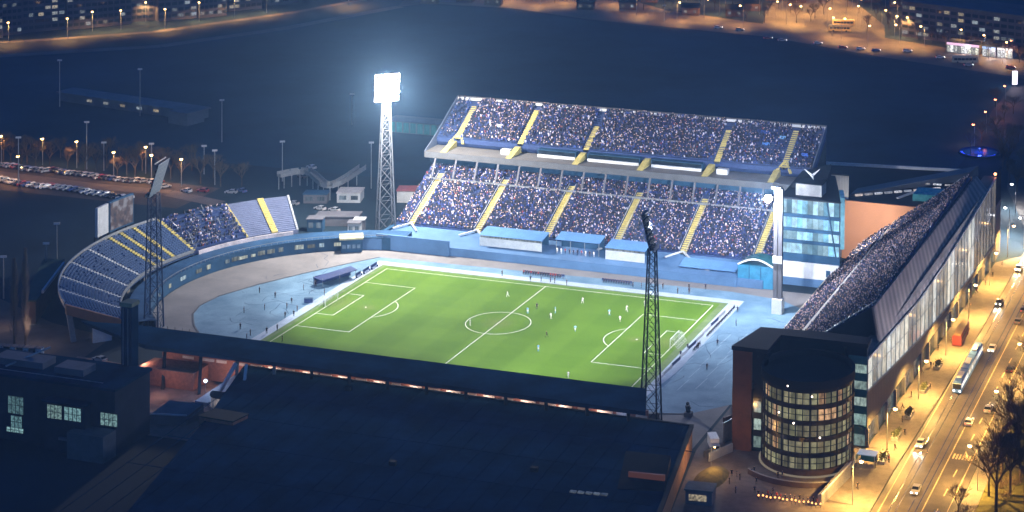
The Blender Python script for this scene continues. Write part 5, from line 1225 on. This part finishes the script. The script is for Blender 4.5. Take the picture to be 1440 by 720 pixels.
for i, (u, v, h) in enumerate(((20, 486, 24), (36, 487, 27))):
    p = ground_at(u, v); rd = random.Random(i); t = thing('poplar_tree', ['shorter of two slim grey poplars standing left of the curved stand', 'taller of two slim grey poplars standing left of the curved stand'][i], 'tree', p, 'slim poplars')
    MB().tube(p, p+Vector((0, 0, h*.95)), .3, .06, 6).build('trunk', M['bark'], t); cr = MB()
    for k in range(420):
        z = h*(.06+.94*rd.random()**.8); a = rd.uniform(0, 6.28); f = min(1, (h-z)/(h*.35)+.12)*1.6*rd.random()**.5
        b = p+Vector((.35*f*math.cos(a), .35*f*math.sin(a), z*.92)); e = p+Vector((f*math.cos(a), f*math.sin(a), min(h, z+rd.uniform(1.5, 3))))
        cr.tube(b, e, .06, .015, 3)
    cr.build('crown', mat('pale twigs', (.14, .11, .1), .95, 0, .3, 3), t)

# ------------------------------------------------------------------ distant buildings
pane = lit_glass('flat window lit', (.7, .55, .32), .7, .2, (.5, .62, .7), (2, 2, 2)); dark = M['darkglass']
def block(base, L, D, H, rz, label, group, rows_, cols_, plit, wall, z0=3.2, roofm=None):
    t = thing('apartment_block', label, 'apartment building', (0, 0, 0), group)
    MB().box(-L/2, L/2, 0, D, 0, H).build('wall', wall, t); MB().box(-L/2-.3, L/2+.3, -.3, D+.3, H+.01, H+.5).build('roof', roofm or M['greywall'], t)
    cw = L/cols_; wd = MB().box(-.38*cw, .38*cw, -.06, -.01, 0, 1.6)
    g1 = wd.build('window', dark, t); g2 = None; n = 0; gd = g1.data
    for r_ in range(rows_):
        for c_ in range(cols_):
            if n == 0: o = g1
            else: o = g1.copy(); COL.objects.link(o); o.parent = t
            o.data = gd
            if random.random() < plit:
                if g2 is None: g2 = g1.data.copy(); g2.materials[0] = pane
                o.data = g2
            o.location = (-L/2+cw*(c_+.5), 0, z0-1.6+r_*3.1); n += 1
    t.location = (*base, 0); t.rotation_euler = (0, 0, rz); return t
for i, (u, v, L, H, plit) in enumerate(((-20, 56, 16, 30, .15), (10, 50, 14, 30, .1), (40, 46, 16, 26, .15), (82, 42, 20, 26, .3), (120, 40, 18, 28, .2), (160, 36, 18, 28, .15), (200, 30, 18, 28, .15), (250, 28, 20, 28, .2), (300, 24, 14, 30, .3), (345, 14, 18, 26, .3), (400, 6, 16, 26, .15), (450, -2, 20, 26, .2))):
    p = ground_at(u, v); block((p.x, p.y), L, 12, H, .9, f'grey apartment block beyond the ring road, {nth(i)} from the left', 'apartment blocks beyond the ring road', 6, 6, plit, M['dimwall'])
a = ground_at(1275, 52); b = ground_at(1450, 76)
ang = math.atan2(b.y-a.y, b.x-a.x); mid = (a+b)/2
block((mid.x, mid.y), (b-a).length+6, 26, 17.5, ang, 'long flat-roofed housing slab with scattered lit windows at the top right', None, 5, 19, .3, mat('slab wall', (.1, .085, .09), .9, 0, .3, .2), 3.2, mat('slab roof', (.07, .075, .1), .9, 0, .3, .1))
for i, (u0, v0, u1, v1) in enumerate(((1331, 73, 1377, 78), (1381, 79, 1400, 81), (1402, 81, 1424, 83))):
    a = ground_at(u0, v0); b = ground_at(u1, v1); L = (b-a).length; an = math.atan2((b-a).y, (b-a).x)
    t = thing('shop', ['wide brightly lit white shop front with pink fascia, leftmost of three', 'narrow white-lit shop front in the middle of three', 'bright cluttered shop front, rightmost of three'][i], 'shop', (0, 0, 0), 'lit shops on the avenue')
    MB().box(0, L, .1, 8, 0, 5).build('wall', M['greywall'], t); MB().box(-.2, L+.2, -.6, 8.2, 5.01, 5.3).build('roof', M['blackroof'], t)
    MB().box(.1, L-.1, -.15, .05, 3.7, 4.8).build('fascia', glow(f'shop fascia {i}', ((1, .6, .85), (.4, .6, 1), (1, .9, .85))[i], 1.3), t)
    n = max(3, int(L/1.8))
    for k in range(n): MB().box(.2+k*(L-.4)/n, .2+(k+.85)*(L-.4)/n, -.05, .05, .3, 3.5).build('window', lit_glass('shop window', (.9, .88, .7), 1.5, .1, (1, 1, 1), (2, 2, 2)), t)
    t.location = a; t.rotation_euler = (0, 0, an)
    c = (a+b)/2; lamp('shop_light', 'POINT', (c.x+1, c.y-3, 3), 2500, (1, .85, .85), .8)
for i, (u, v, h, lb) in enumerate(((1275, 50, 5, 'tall white lit sign pylon at the left end of the housing slab'), (1427, 122, 6, 'brilliant pink-white lit sign column at the top of the side street'))):
    p = ground_at(u, v); t = thing('lit_sign', lb, 'sign', p, 'lit sign columns'); MB().cbox(p+Vector((0, 0, h/2+1)), (2.2, .5, h), .4).build('panel', glow(f'sign {i}', (.95, .85, 1), 2.5), t); MB().tube(p, p+Vector((0, 0, 1)), .2, .2, 6).build('post', M['steel'], t)
    lamp('sign_light', 'POINT', p+Vector((0, -2, h)), 2500, (1, .8, .9), .6)
# pavilion in the park, teal colonnade, training building, footbridge, huts
for i, (u, v) in enumerate(((650, 4), (690, 8), (820, 14), (880, 14), (968, 22), (600, 6), (1055, 16), (1085, 2), (1120, 4), (1030, 24), (760, -2), (910, 4), (1225, 4), (1260, 10))):
    p = ground_at(u, v); t = thing('small_house', f'small lit house on the far side of the avenue, {nth(i)} of those scattered there', 'house', p, 'small houses beyond the avenue')
    MB().cbox(p+Vector((0, 4, 2)), (9, 6, 4), .2).build('wall', M['brownwall'], t)
    mb = MB(); mb.extrude([(-3.4, 4.01), (3.4, 4.01), (0, 6.2)], 'x', -5, 5)
    o = mb.build('roof', M['blackroof'], None); o.parent = t; o.location = (0, 4, 0); o.rotation_euler = (0, 0, .2)
    for k in (-1, 1): MB().cbox(p+Vector((k*2.4+.6, 1.0+k*.45, 2)), (1.4, .1, 1.3), .2).build('window', pane, t)
tc = thing('teal_colonnade', 'low teal-lit colonnade between the far mast and the far grandstand', 'building', (-122, 191, 0))
MB().box(-133, -111, 190.5, 197, 0, 4.6).build('wall', M['greywall'], tc); MB().box(-133.5, -110.5, 188.5, 197.5, 4.61, 5.1).build('roof', M['greywall'], tc)
for k in range(7): MB().box(-132.4+k*3, -130.2+k*3, 190.2, 190.45, .3, 4.2).build('window', lit_glass('teal window', (.1, .42, .46), .45, .5), tc)
tb = thing('training_building', 'long dim training building with pale roof beyond the car park', 'building', (-250, 188, 0))
MB().prism([(-287, 193), (-214, 180.5), (-212.5, 188), (-285.5, 200.5)], 0, 3.4).build('wall', M['greywall'], tb)
MB().prism([(-288, 192), (-213.5, 179.5), (-212, 189), (-286.5, 201.5)], 3.41, 4.).build('roof', mat('pale metal roof', (.12, .12, .14), .6, 0, .25, .15), tb)
MB().prism([(-222, 174), (-212, 172), (-210, 181), (-220, 182)], 0, 5).build('hall', M['greywall'], tb)
for k in range(5): MB().cbox((-270+k*9, 189.6-k*1.55, 2), (2.5, .2, 1), -.17).build('window', pane, tb)
fbp = [(-131.5, 101.5, 4.6), (-120.5, 103.5, 5.2), (-110, 92, 4.4), (-101, 111, 4.8)]
fbp = [tuple(ground_at(u, v, 4.6)) for u, v in ((392, 248), (432, 243), (464, 263), (510, 237))]
fp_ = [Vector(p) for p in fbp]; fq = []
for i in range(3):
    p0, p1, p2, p3 = fp_[max(0, i-1)], fp_[i], fp_[i+1], fp_[min(3, i+2)]
    for k in range(4):
        t = k/4; fq.append(.5*((2*p1)+(p2-p0)*t+(2*p0-5*p1+4*p2-p3)*t*t+(3*p1-p0-3*p2+p3)*t*t*t))
fbp = [tuple(q) for q in fq]+[tuple(fp_[3])]
ft = thing('footbridge', 'white-railed elevated walkway bending behind the covered seats', 'footbridge', fbp[1]); d = MB(); rl = MB(); ps = []
for i in range(12):
    d.beam(fbp[i], fbp[i+1], 2.6, .4); a, b = Vector(fbp[i]), Vector(fbp[i+1]); n = (b-a).cross(Vector((0, 0, 1))).normalized()*1.25
    for s in (-1, 1): rl.beam(a+n*s+Vector((0, 0, .9)), b+n*s+Vector((0, 0, .9)), .1, 1.2)
    q = a; MB().tube((q.x, q.y, 0), (q.x, q.y, 4.4), .2, .2, 6).build('post', M['steel'], ft)
d.build('deck', M['concrete'], ft); rl.build('railing', M['louvre'], ft)
def hut(u, v, sx, sy, h, m, rm, label, win=True, rz=.3):
    p = ground_at(u, v); t = thing('hut', label, 'hut', p, 'huts behind the left hoarding')
    MB().cbox((p.x, p.y+sy/2, h/2), (sx, sy, h), rz).build('wall', m, t); MB().cbox((p.x, p.y+sy/2, h+.16), (sx+.5, sy+.5, .3), rz).build('roof', rm, t)
    if win:
        c_, s_ = math.cos(rz), math.sin(rz)
        for k in (-1, 1):
            x = k*sx*.25; y = -sy/2-.05; MB().cbox((p.x+x*c_-y*s_, p.y+sy/2+x*s_+y*c_, h*.55), (sx*.3, .08, h*.45), rz).build('window', lit_glass('hut window', (.4, .5, .6), .5), t)
hut(440, 326, 5, 4, 4, M['bluedark'], M['greywall'], 'small dark blue hut with lit windows behind the left hoarding')
hut(495, 330, 4, 4, 3.6, M['offwhite'], M['greywall'], 'small pale hut beside the foot of the far left mast')
hut(503, 326, 3.4, 3, 3.8, M['greywall'], M['offwhite'], 'small grey hut with pale roof beside the foot of the far left mast', False)
hut(470, 318, 14, 6, 3, M['greywall'], M['greywall'], 'long low grey hut between the footbridge and the left hoarding', False)
hut(486, 285, 8, 7, 3.2, M['offwhite'], mat('white tent roof', (.5, .48, .48), .7, 0, .2, .4), 'white tent-roofed hut below the footbridge')
hut(575, 285, 10, 6, 4, M['offwhite'], mat('dull red roof', (.3, .09, .1), .8, 0, .25, .4), 'red-roofed hut left of the far grandstand', False)
hut(440, 286, 8, 5, 3, M['greywall'], M['bluedark'], 'dark roofed hut under the left end of the footbridge')
bh = thing('brown_hall', 'brown walled shed with dark green roof beside the curved stand', 'building', (-128, -28, 0))
MB().prism([(-124, -44), (-121, -43), (-137, -9), (-142, -11)], 0, 6.5).build('wall', M['brownwall'], bh); MB().prism([(-124.4, -44.4), (-120.6, -43), (-136.8, -8.6), (-142.4, -11)], 6.51, 7).build('roof', mat('dark green roof', (.03, .06, .05), .8, 0, .3, .3), bh)
MB().beam((-122.5, -38, 7.6), (-133, -14, 7.6), .6, .9).build('ridge_light', M['offwhite'], bh)
for i in range(7):
    p = ground_at(2+i*9, 499+i*.6); k = i % 2; t = thing('portable_cabin', f'{("pale", "dark")[k]} portable cabin in the row below the poplars, {nth(i)} from the left', 'cabin', p, 'portable cabins below the poplars')
    MB().cbox((p.x, p.y, 1.3), (1.45, 2, 2.6), .2).build('body', (M['offwhite'], M['darksteel'])[k], t); MB().cbox((p.x, p.y, 2.68), (1.55, 2.1, .14), .2).build('roof', M['greywall'], t); MB().cbox((p.x+.2, p.y-1.02, 1.1), (.7, .06, 1.9), .2).build('door', M['greywall'], t)
for i, (u, v, lb) in enumerate(((28, 517, 'grey car in the yard left of the curved stand, nearer one'), (140, 508, 'silver car in the yard under the curved stand end'), (60, 512, 'red car in the yard below the portable cabins'))):
    p = ground_at(u, v); car(p.x, p.y, 1.3, ('grey', 'silver', 'red')[i], lb, 'cars in the yard by the curved stand')
fo = thing('fountain', 'round fountain basin glowing deep blue beside the dark park', 'fountain', (94, 235, 0))
DCs = DC; DC = Vector((94, 235, 0)); ring(7.4, 8.2, 0, .7, 'rim', M['darkroof'], fo, 40); 
lr = MB()
for i in range(22):
    if i in (5, 6, 13): continue
    A, B = R(188+7*i), R(194+7*i); c = [(94+r*math.cos(t), 235+r*math.sin(t)) for r, t in ((6.5, A), (7.3, A), (7.3, B), (6.5, B))]; lr.prism(c, .3, .5)
lr.build('light_strip', glow('blue fountain light', (.02, .06, 1), 2.4), fo)
MB().prism([(DC.x+6.6*math.cos(2*math.pi*i/32), DC.y+6.6*math.sin(2*math.pi*i/32)) for i in range(32)], .02, .3).build('pool', mat('fountain water', (.01, .03, .08), .15, 0, .3, .6, spec=.6), fo); MB().tube(DC, DC+Vector((0, 0, 2)), .3, .15, 8).build('jet_nozzle', M['steel'], fo); DC = DCs
lamp('fountain_light', 'POINT', (94, 235, 2.2), 3500, (.05, .1, 1), .5)
# corner plaza: mound, kiosk, van, planters, screen wall, lanterns
p = ground_at(1000, 672); mo = MB(); n = 20
for k in range(6):
    r1, r2 = 4.6*(1-k/6), 4.6*(1-(k+1)/6); z1, z2 = 1.6*(1-(1-k/6)**2), 1.6*(1-(1-(k+1)/6)**2)
    for i in range(n):
        A, B = 6.283*i/n, 6.283*(i+1)/n; mo.poly([(p.x+r*math.cos(t)*.8, p.y+r*math.sin(t)*1.5, z-.05) for r, t, z in ((r1, A, z1), (r1, B, z1), (r2, B, z2), (r2, A, z2))])
S('grass_mound_terrain', mo, mat('lamplit turf', (.12, .1, .03), .95, 0, .4, 1))
lamp('mound_light', 'POINT', (p.x, p.y+1, 4.5), 1500, WARM, .2)
LB = copy_tree(LW); q = ground_at(1000, 655); placed(LB, (q.x, q.y, -.05), 0, .45); tag(LB, 'short lamp on the grassy mound beside the dark hall corner', 'street lamp')
p = ground_at(1003, 628); t = thing('van', 'white box van parked before the rust brown fin wall', 'van', p)
MB().cbox((p.x, p.y, 1.5), (2.1, 4.2, 2.4), .5).build('cargo_box', M['white'], t); MB().cbox((p.x+1.5, p.y-2.9, 1.05), (1.9, 1.7, 1.5), .5).build('cab', M['offwhite'], t); MB().cbox((p.x+1.85, p.y-3.55, 1.4), (1.6, .5, .6), .5).build('windscreen', M['carglass'], t)
for a, b in ((-1, -1), (1, -1), (-1, 1), (1, 1)): MB().tube((p.x+.7+a*.95, p.y-1+b*1.7, .35), (p.x+.7+a*1.1, p.y-1+b*1.7, .35), .35, .35, 10).build('wheel', M['rubber'], t)
t = thing('ramp_wall', 'grey concrete ramp walls beside the rust brown fin wall', 'wall', (88, -69, 0)); MB().beam((86, -72, 1), (89.4, -64.5, 1), .4, 2).build('wall_panel', M['concrete'], t); MB().beam((84.2, -70, .8), (87, -63.5, .8), .4, 1.6).build('wall_panel', M['concreted'], t)
t = thing('gate_screen', 'blue-grey metal gate screen left of the rust brown fin wall', 'gate', (86.5, -58, 0)); MB().beam((85.8, -60.5, 2.4), (87.6, -55, 2.4), .3, 4.8).build('panel', M['steel'], t); MB().beam((85.2, -58.2, 2.6), (87.8, -52.8, 2.6), .5, 5.2).build('frame', M['rust'], t)
p = ground_at(968, 585); t = thing('statue', 'dark figure-like statue on a plinth beside the pale track edge', 'statue', p); MB().cbox((p.x, p.y, .5), (1.8, 1.8, 1)).build('plinth', M['concreted'], t); mb = MB(); mb.tube((p.x, p.y, 1), (p.x-.2, p.y, 2.6), .55, .7, 8); mb.ball((p.x-.2, p.y, 3.1), .45, 8, 5); mb.tube((p.x-.2, p.y, 2.5), (p.x+.7, p.y, 2), .2, .15, 6); mb.build('figure', M['darksteel'], t)
p = ground_at(985, 705); t = thing('kiosk', 'flat-roofed green-grey kiosk at the bottom edge beside the dark hall', 'kiosk', p); MB().cbox((p.x, p.y, 1.6), (6, 4, 3.2), .1).build('wall', M['greywall'], t); MB().cbox((p.x, p.y, 3.3), (6.6, 4.6, .3), .1).build('roof', mat('grey green roof', (.09, .13, .14), .8, 0, .25, .4), t); MB().cbox((p.x, p.y-2.05, 1.6), (4, .1, 1.4), .1).build('window', pane, t)
t = thing('sloped_screen', 'tall ribbed metal screen wall leaning from the drum to the pavement corner', 'wall', (117, -78, 0)); MB().prism([(116.3, -87), (117.2, -87), (119.6, -70), (118.7, -70)], [0, 0, 0, 0], [2.4, 2.4, 3.4, 3.4]).build('panel', M['louvre'], t); MB().beam((117.2, -87.1, 2.7), (119.7, -69.9, 3.6), .3, .25).build('cap', M['offwhite'], t)
t = thing('forecourt_wall', 'low curved plum wall around the foot of the glazed drum', 'wall', (109, -79, 0)); mb = MB(); aa = arc(107.3, -62.8, 16.5, -130, -55, 14)
for i in range(14): mb.beam((*aa[i], .6), (*aa[i+1], .6), .35, 1.2)
mb.build('wall_panel', mat('plum wall', (.07, .05, .055), .8, 0, .3, .4), t); mb = MB()
for i in range(14): mb.beam((*aa[i], 1.25), (*aa[i+1], 1.25), .45, .1)
mb.build('cap', M['concrete'], t)
for i in range(16):
    x = 103+i*.95; y = -88.2+.25*math.sin(i*1.7); t = thing('lantern', 'small glowing orange lantern in the row at the foot of the drum forecourt', 'lantern', (x, y, 0), 'lanterns below the drum')
    MB().tube((x, y, 0), (x, y, .8), .05, .05, 5).build('post', M['darksteel'], t); MB().ball((x, y, 1), .22, 7, 5).build('globe', glow('lantern globe', (1, .4, .12), 3.5), t)
for i in range(14): person(102.6+i*1.05, -87+random.uniform(-.6, .5), 0, random.uniform(0, 6.28), 'stand', random.choice(['dark', 'navy', 'red']), 'pedestrian in dark coat standing among the lanterns below the drum', 'pedestrians below the drum')
lamp('lantern_light', 'POINT', (110, -87.5, 3), 900, ORANGE, .5)
t = thing('bus_shelter', 'glass bus shelter with blue lit roof edge at the pavement beside the drum', 'shelter', (122, -62, .1)); MB().box(119.5, 124, -64, -61, 3, 3.2).build('roof', glow('shelter roof light', (.5, .65, .9), .5), t)
for x, y in ((119.8, -63.8), (123.7, -63.8), (119.8, -61.2), (123.7, -61.2)): MB().box(x-.08, x+.08, y-.08, y+.08, .1, 3).build('post', M['steel'], t)
MB().box(119.8, 123.6, -61.3, -61.2, .6, 2.6).build('panel', M['teal'], t)
for i, (y, s) in enumerate(((-58, 1.4), (-44, 1.1), (-30, 1.0), (-12, 1.0), (6, 1.))):
    t = thing('planter', f'concrete planter with clipped shrub on the stadium pavement, {nth(i)} from the drum', 'planter', (124.5, y, .1), 'planters on the pavement'); MB().box(123.6, 125.4, y-2.2*s, y+2.2*s, .1, .8).build('trough', M['concrete'], t); mb = MB(); rd = random.Random(i)
    for k in range(160):
        c_ = Vector((124.5+rd.gauss(0, .45), y+rd.gauss(0, 1.1*s), .9+abs(rd.gauss(0, .4)))); a_ = Vector((rd.gauss(0, 1), rd.gauss(0, 1), rd.gauss(0, 1))).normalized()*.25; b_ = a_.orthogonal().normalized()*.15; mb.poly([c_-a_, c_+b_, c_+a_, c_-b_])
    mb.build('shrub', mat('shrub leaves', (.06, .07, .02), .9, 0, .3, 2), t)

# ------------------------------------------------------------------ light and air
for i, ((c, nn), aims) in enumerate(zip(FLOOD, (((-12, 8, 0), (30, -5, 0)), ((-12, 5, 0), (-40, 25, 0)), ((20, 0, 0), (-15, 10, 0))))):
    for a in aims: lamp('floodlight_beam', 'SPOT', c+nn*1.2, (120000, 230000, 330000)[i], COOL, 2.5, a, (R(58), R(56), R(60))[i], .6)
lamp('floodlight_beam', 'SPOT', (69, 32.4, 33), 260000, COOL, 1.2, (5, 5, 0), R(100), .8)
lamp('floodlight_beam', 'SPOT', (-86, -36.5, 44), 280000, COOL, 2., (-5, 85, 10), R(60), .8)
lamp('floodlight_beam', 'SPOT', (64.5, -56, 49), 650000, COOL, 2., (10, 92, 14), R(70), .8)
lamp('floodlight_beam', 'SPOT', (64.5, -56, 49), 240000, COOL, 2., (95, 40, 8), R(60), .8)
lamp('floodlight_beam', 'SPOT', (-67, 63, 49), 220000, COOL, 2., (95, 30, 12), R(50), .8)
lamp('added_wall_wash', 'SPOT', (86, 61, 17), 60000, (1, .95, .9), .5, (84, 90, 10), R(75), .9)  # unseen spot added to light the orange wall
lamp('added_wall_wash', 'SPOT', (92, 56, 28), 40000, (1, .95, .9), .5, (97, 90, 16), R(60), .9)  # second added spot for the same wall, no fixture
lamp('floodlight_beam', 'SPOT', (69, 33, 34), 350000, COOL, .8, (5, 95, 17), R(75), .7)
lamp('floodlight_glow', 'POINT', Vector(FLOOD[0][0])+Vector((.6, -.8, 0))*6, 480000, (1, .93, .84), 3.)  # extra point light off the lamp head, added for its halo
lamp('column_glow', 'POINT', (67.4, 29.4, 33), 110000, (.85, .88, 1), .6)  # extra point light beside the lamp ball, added for its glare
for x, y, z, e, c in ((-45, -70, 4, 900, (1, .6, .45)), (-58, -78, 4, 700, (1, .6, .45)), (-37, -69, 4, 600, (.7, .75, 1)), (-46.5, -75, 4.9, 900, (.5, .65, 1)), (-68, -70, 5, 900, (1, .6, .45)), *[(xx, -65.9, 4.9, 420, (1, .72, .6)) for xx in (-34, -24, -14, -4, 6, 16, 26, 36, 46, 56)], (62, -66, 7.5, 250, (.3, .5, 1)), (88, -76, 5, 900, WARM), (-26, -104, 5, 250, (1, .5, .4)), (-110, -58, 6, 900, (1, .75, .55)), (-128, -48, 6, 900, (1, .7, .5)), (-20, 58.5, 6.2, 200, COOL), (1, 58.5, 6.4, 400, (1, .8, .8)), (43, 57, 3.2, 250, (1, .9, .85)), (97, -80, 6, 350, (.9, .8, .9))):
    lamp('yard_light', 'POINT', (x, y, z), e, c, .4)

for k in range(9): lamp('facade_wash', 'SPOT', (130, -44+16.5*k, 13.5), 14000, (.95, .9, 1), .4, (117.5, -42+16.5*k, 27), R(90), .8)  # spots without fixtures, added to brighten the dark cladding
W = bpy.data.worlds.new('World'); SC.world = W; W.use_nodes = True; nt = W.node_tree
sky = nt.nodes.new('ShaderNodeTexSky'); sky.sky_type = 'NISHITA'; sky.sun_disc = False; sky.sun_elevation = R(8); sky.sun_rotation = R(120); sky.altitude = 100; sky.ozone_density = 10
bg = nt.nodes['Background']; bg.inputs['Strength'].default_value = .15
nt.links.new(sky.outputs[0], bg.inputs['Color'])
sd = bpy.data.lights.new('moon', 'SUN'); sd.energy = .012; sd.angle = R(10); sd.color = (.6, .75, 1); so = bpy.data.objects.new('moon', sd); COL.objects.link(so); so.rotation_euler = (R(40), 0, R(120))

hz = MB().box(-1850, 1850, -1550, 2050, -1.2, 215)
hm = bpy.data.materials.new('night air'); hm.use_nodes = True; nt = hm.node_tree; nt.nodes.remove(nt.nodes['Principled BSDF'])
pvn = nt.nodes.new('ShaderNodeVolumePrincipled'); pvn.inputs['Color'].default_value = (.33, .6, 1, 1); pvn.inputs['Density'].default_value = .00027; pvn.inputs['Anisotropy'].default_value = .6
nt.links.new(pvn.outputs[0], nt.nodes['Material Output'].inputs['Volume'])
tag(hz.build('haze', hm), kind='stuff')

SC.render.engine = 'CYCLES'; cy = SC.cycles
cy.use_denoising = True
try: cy.denoiser = 'OPENIMAGEDENOISE'
except Exception: pass
cy.max_bounces = 5; cy.diffuse_bounces = 2; cy.glossy_bounces = 2; cy.transmission_bounces = 2; cy.volume_bounces = 0; cy.transparent_max_bounces = 4
cy.sample_clamp_indirect = 4; cy.sample_clamp_direct = 0; cy.caustics_reflective = False; cy.caustics_refractive = False
cy.use_light_tree = True
vs = SC.view_settings; vs.view_transform = 'Standard'; vs.look = 'None'; vs.gamma = 1; vs.exposure = 0; vs.use_curve_mapping = False
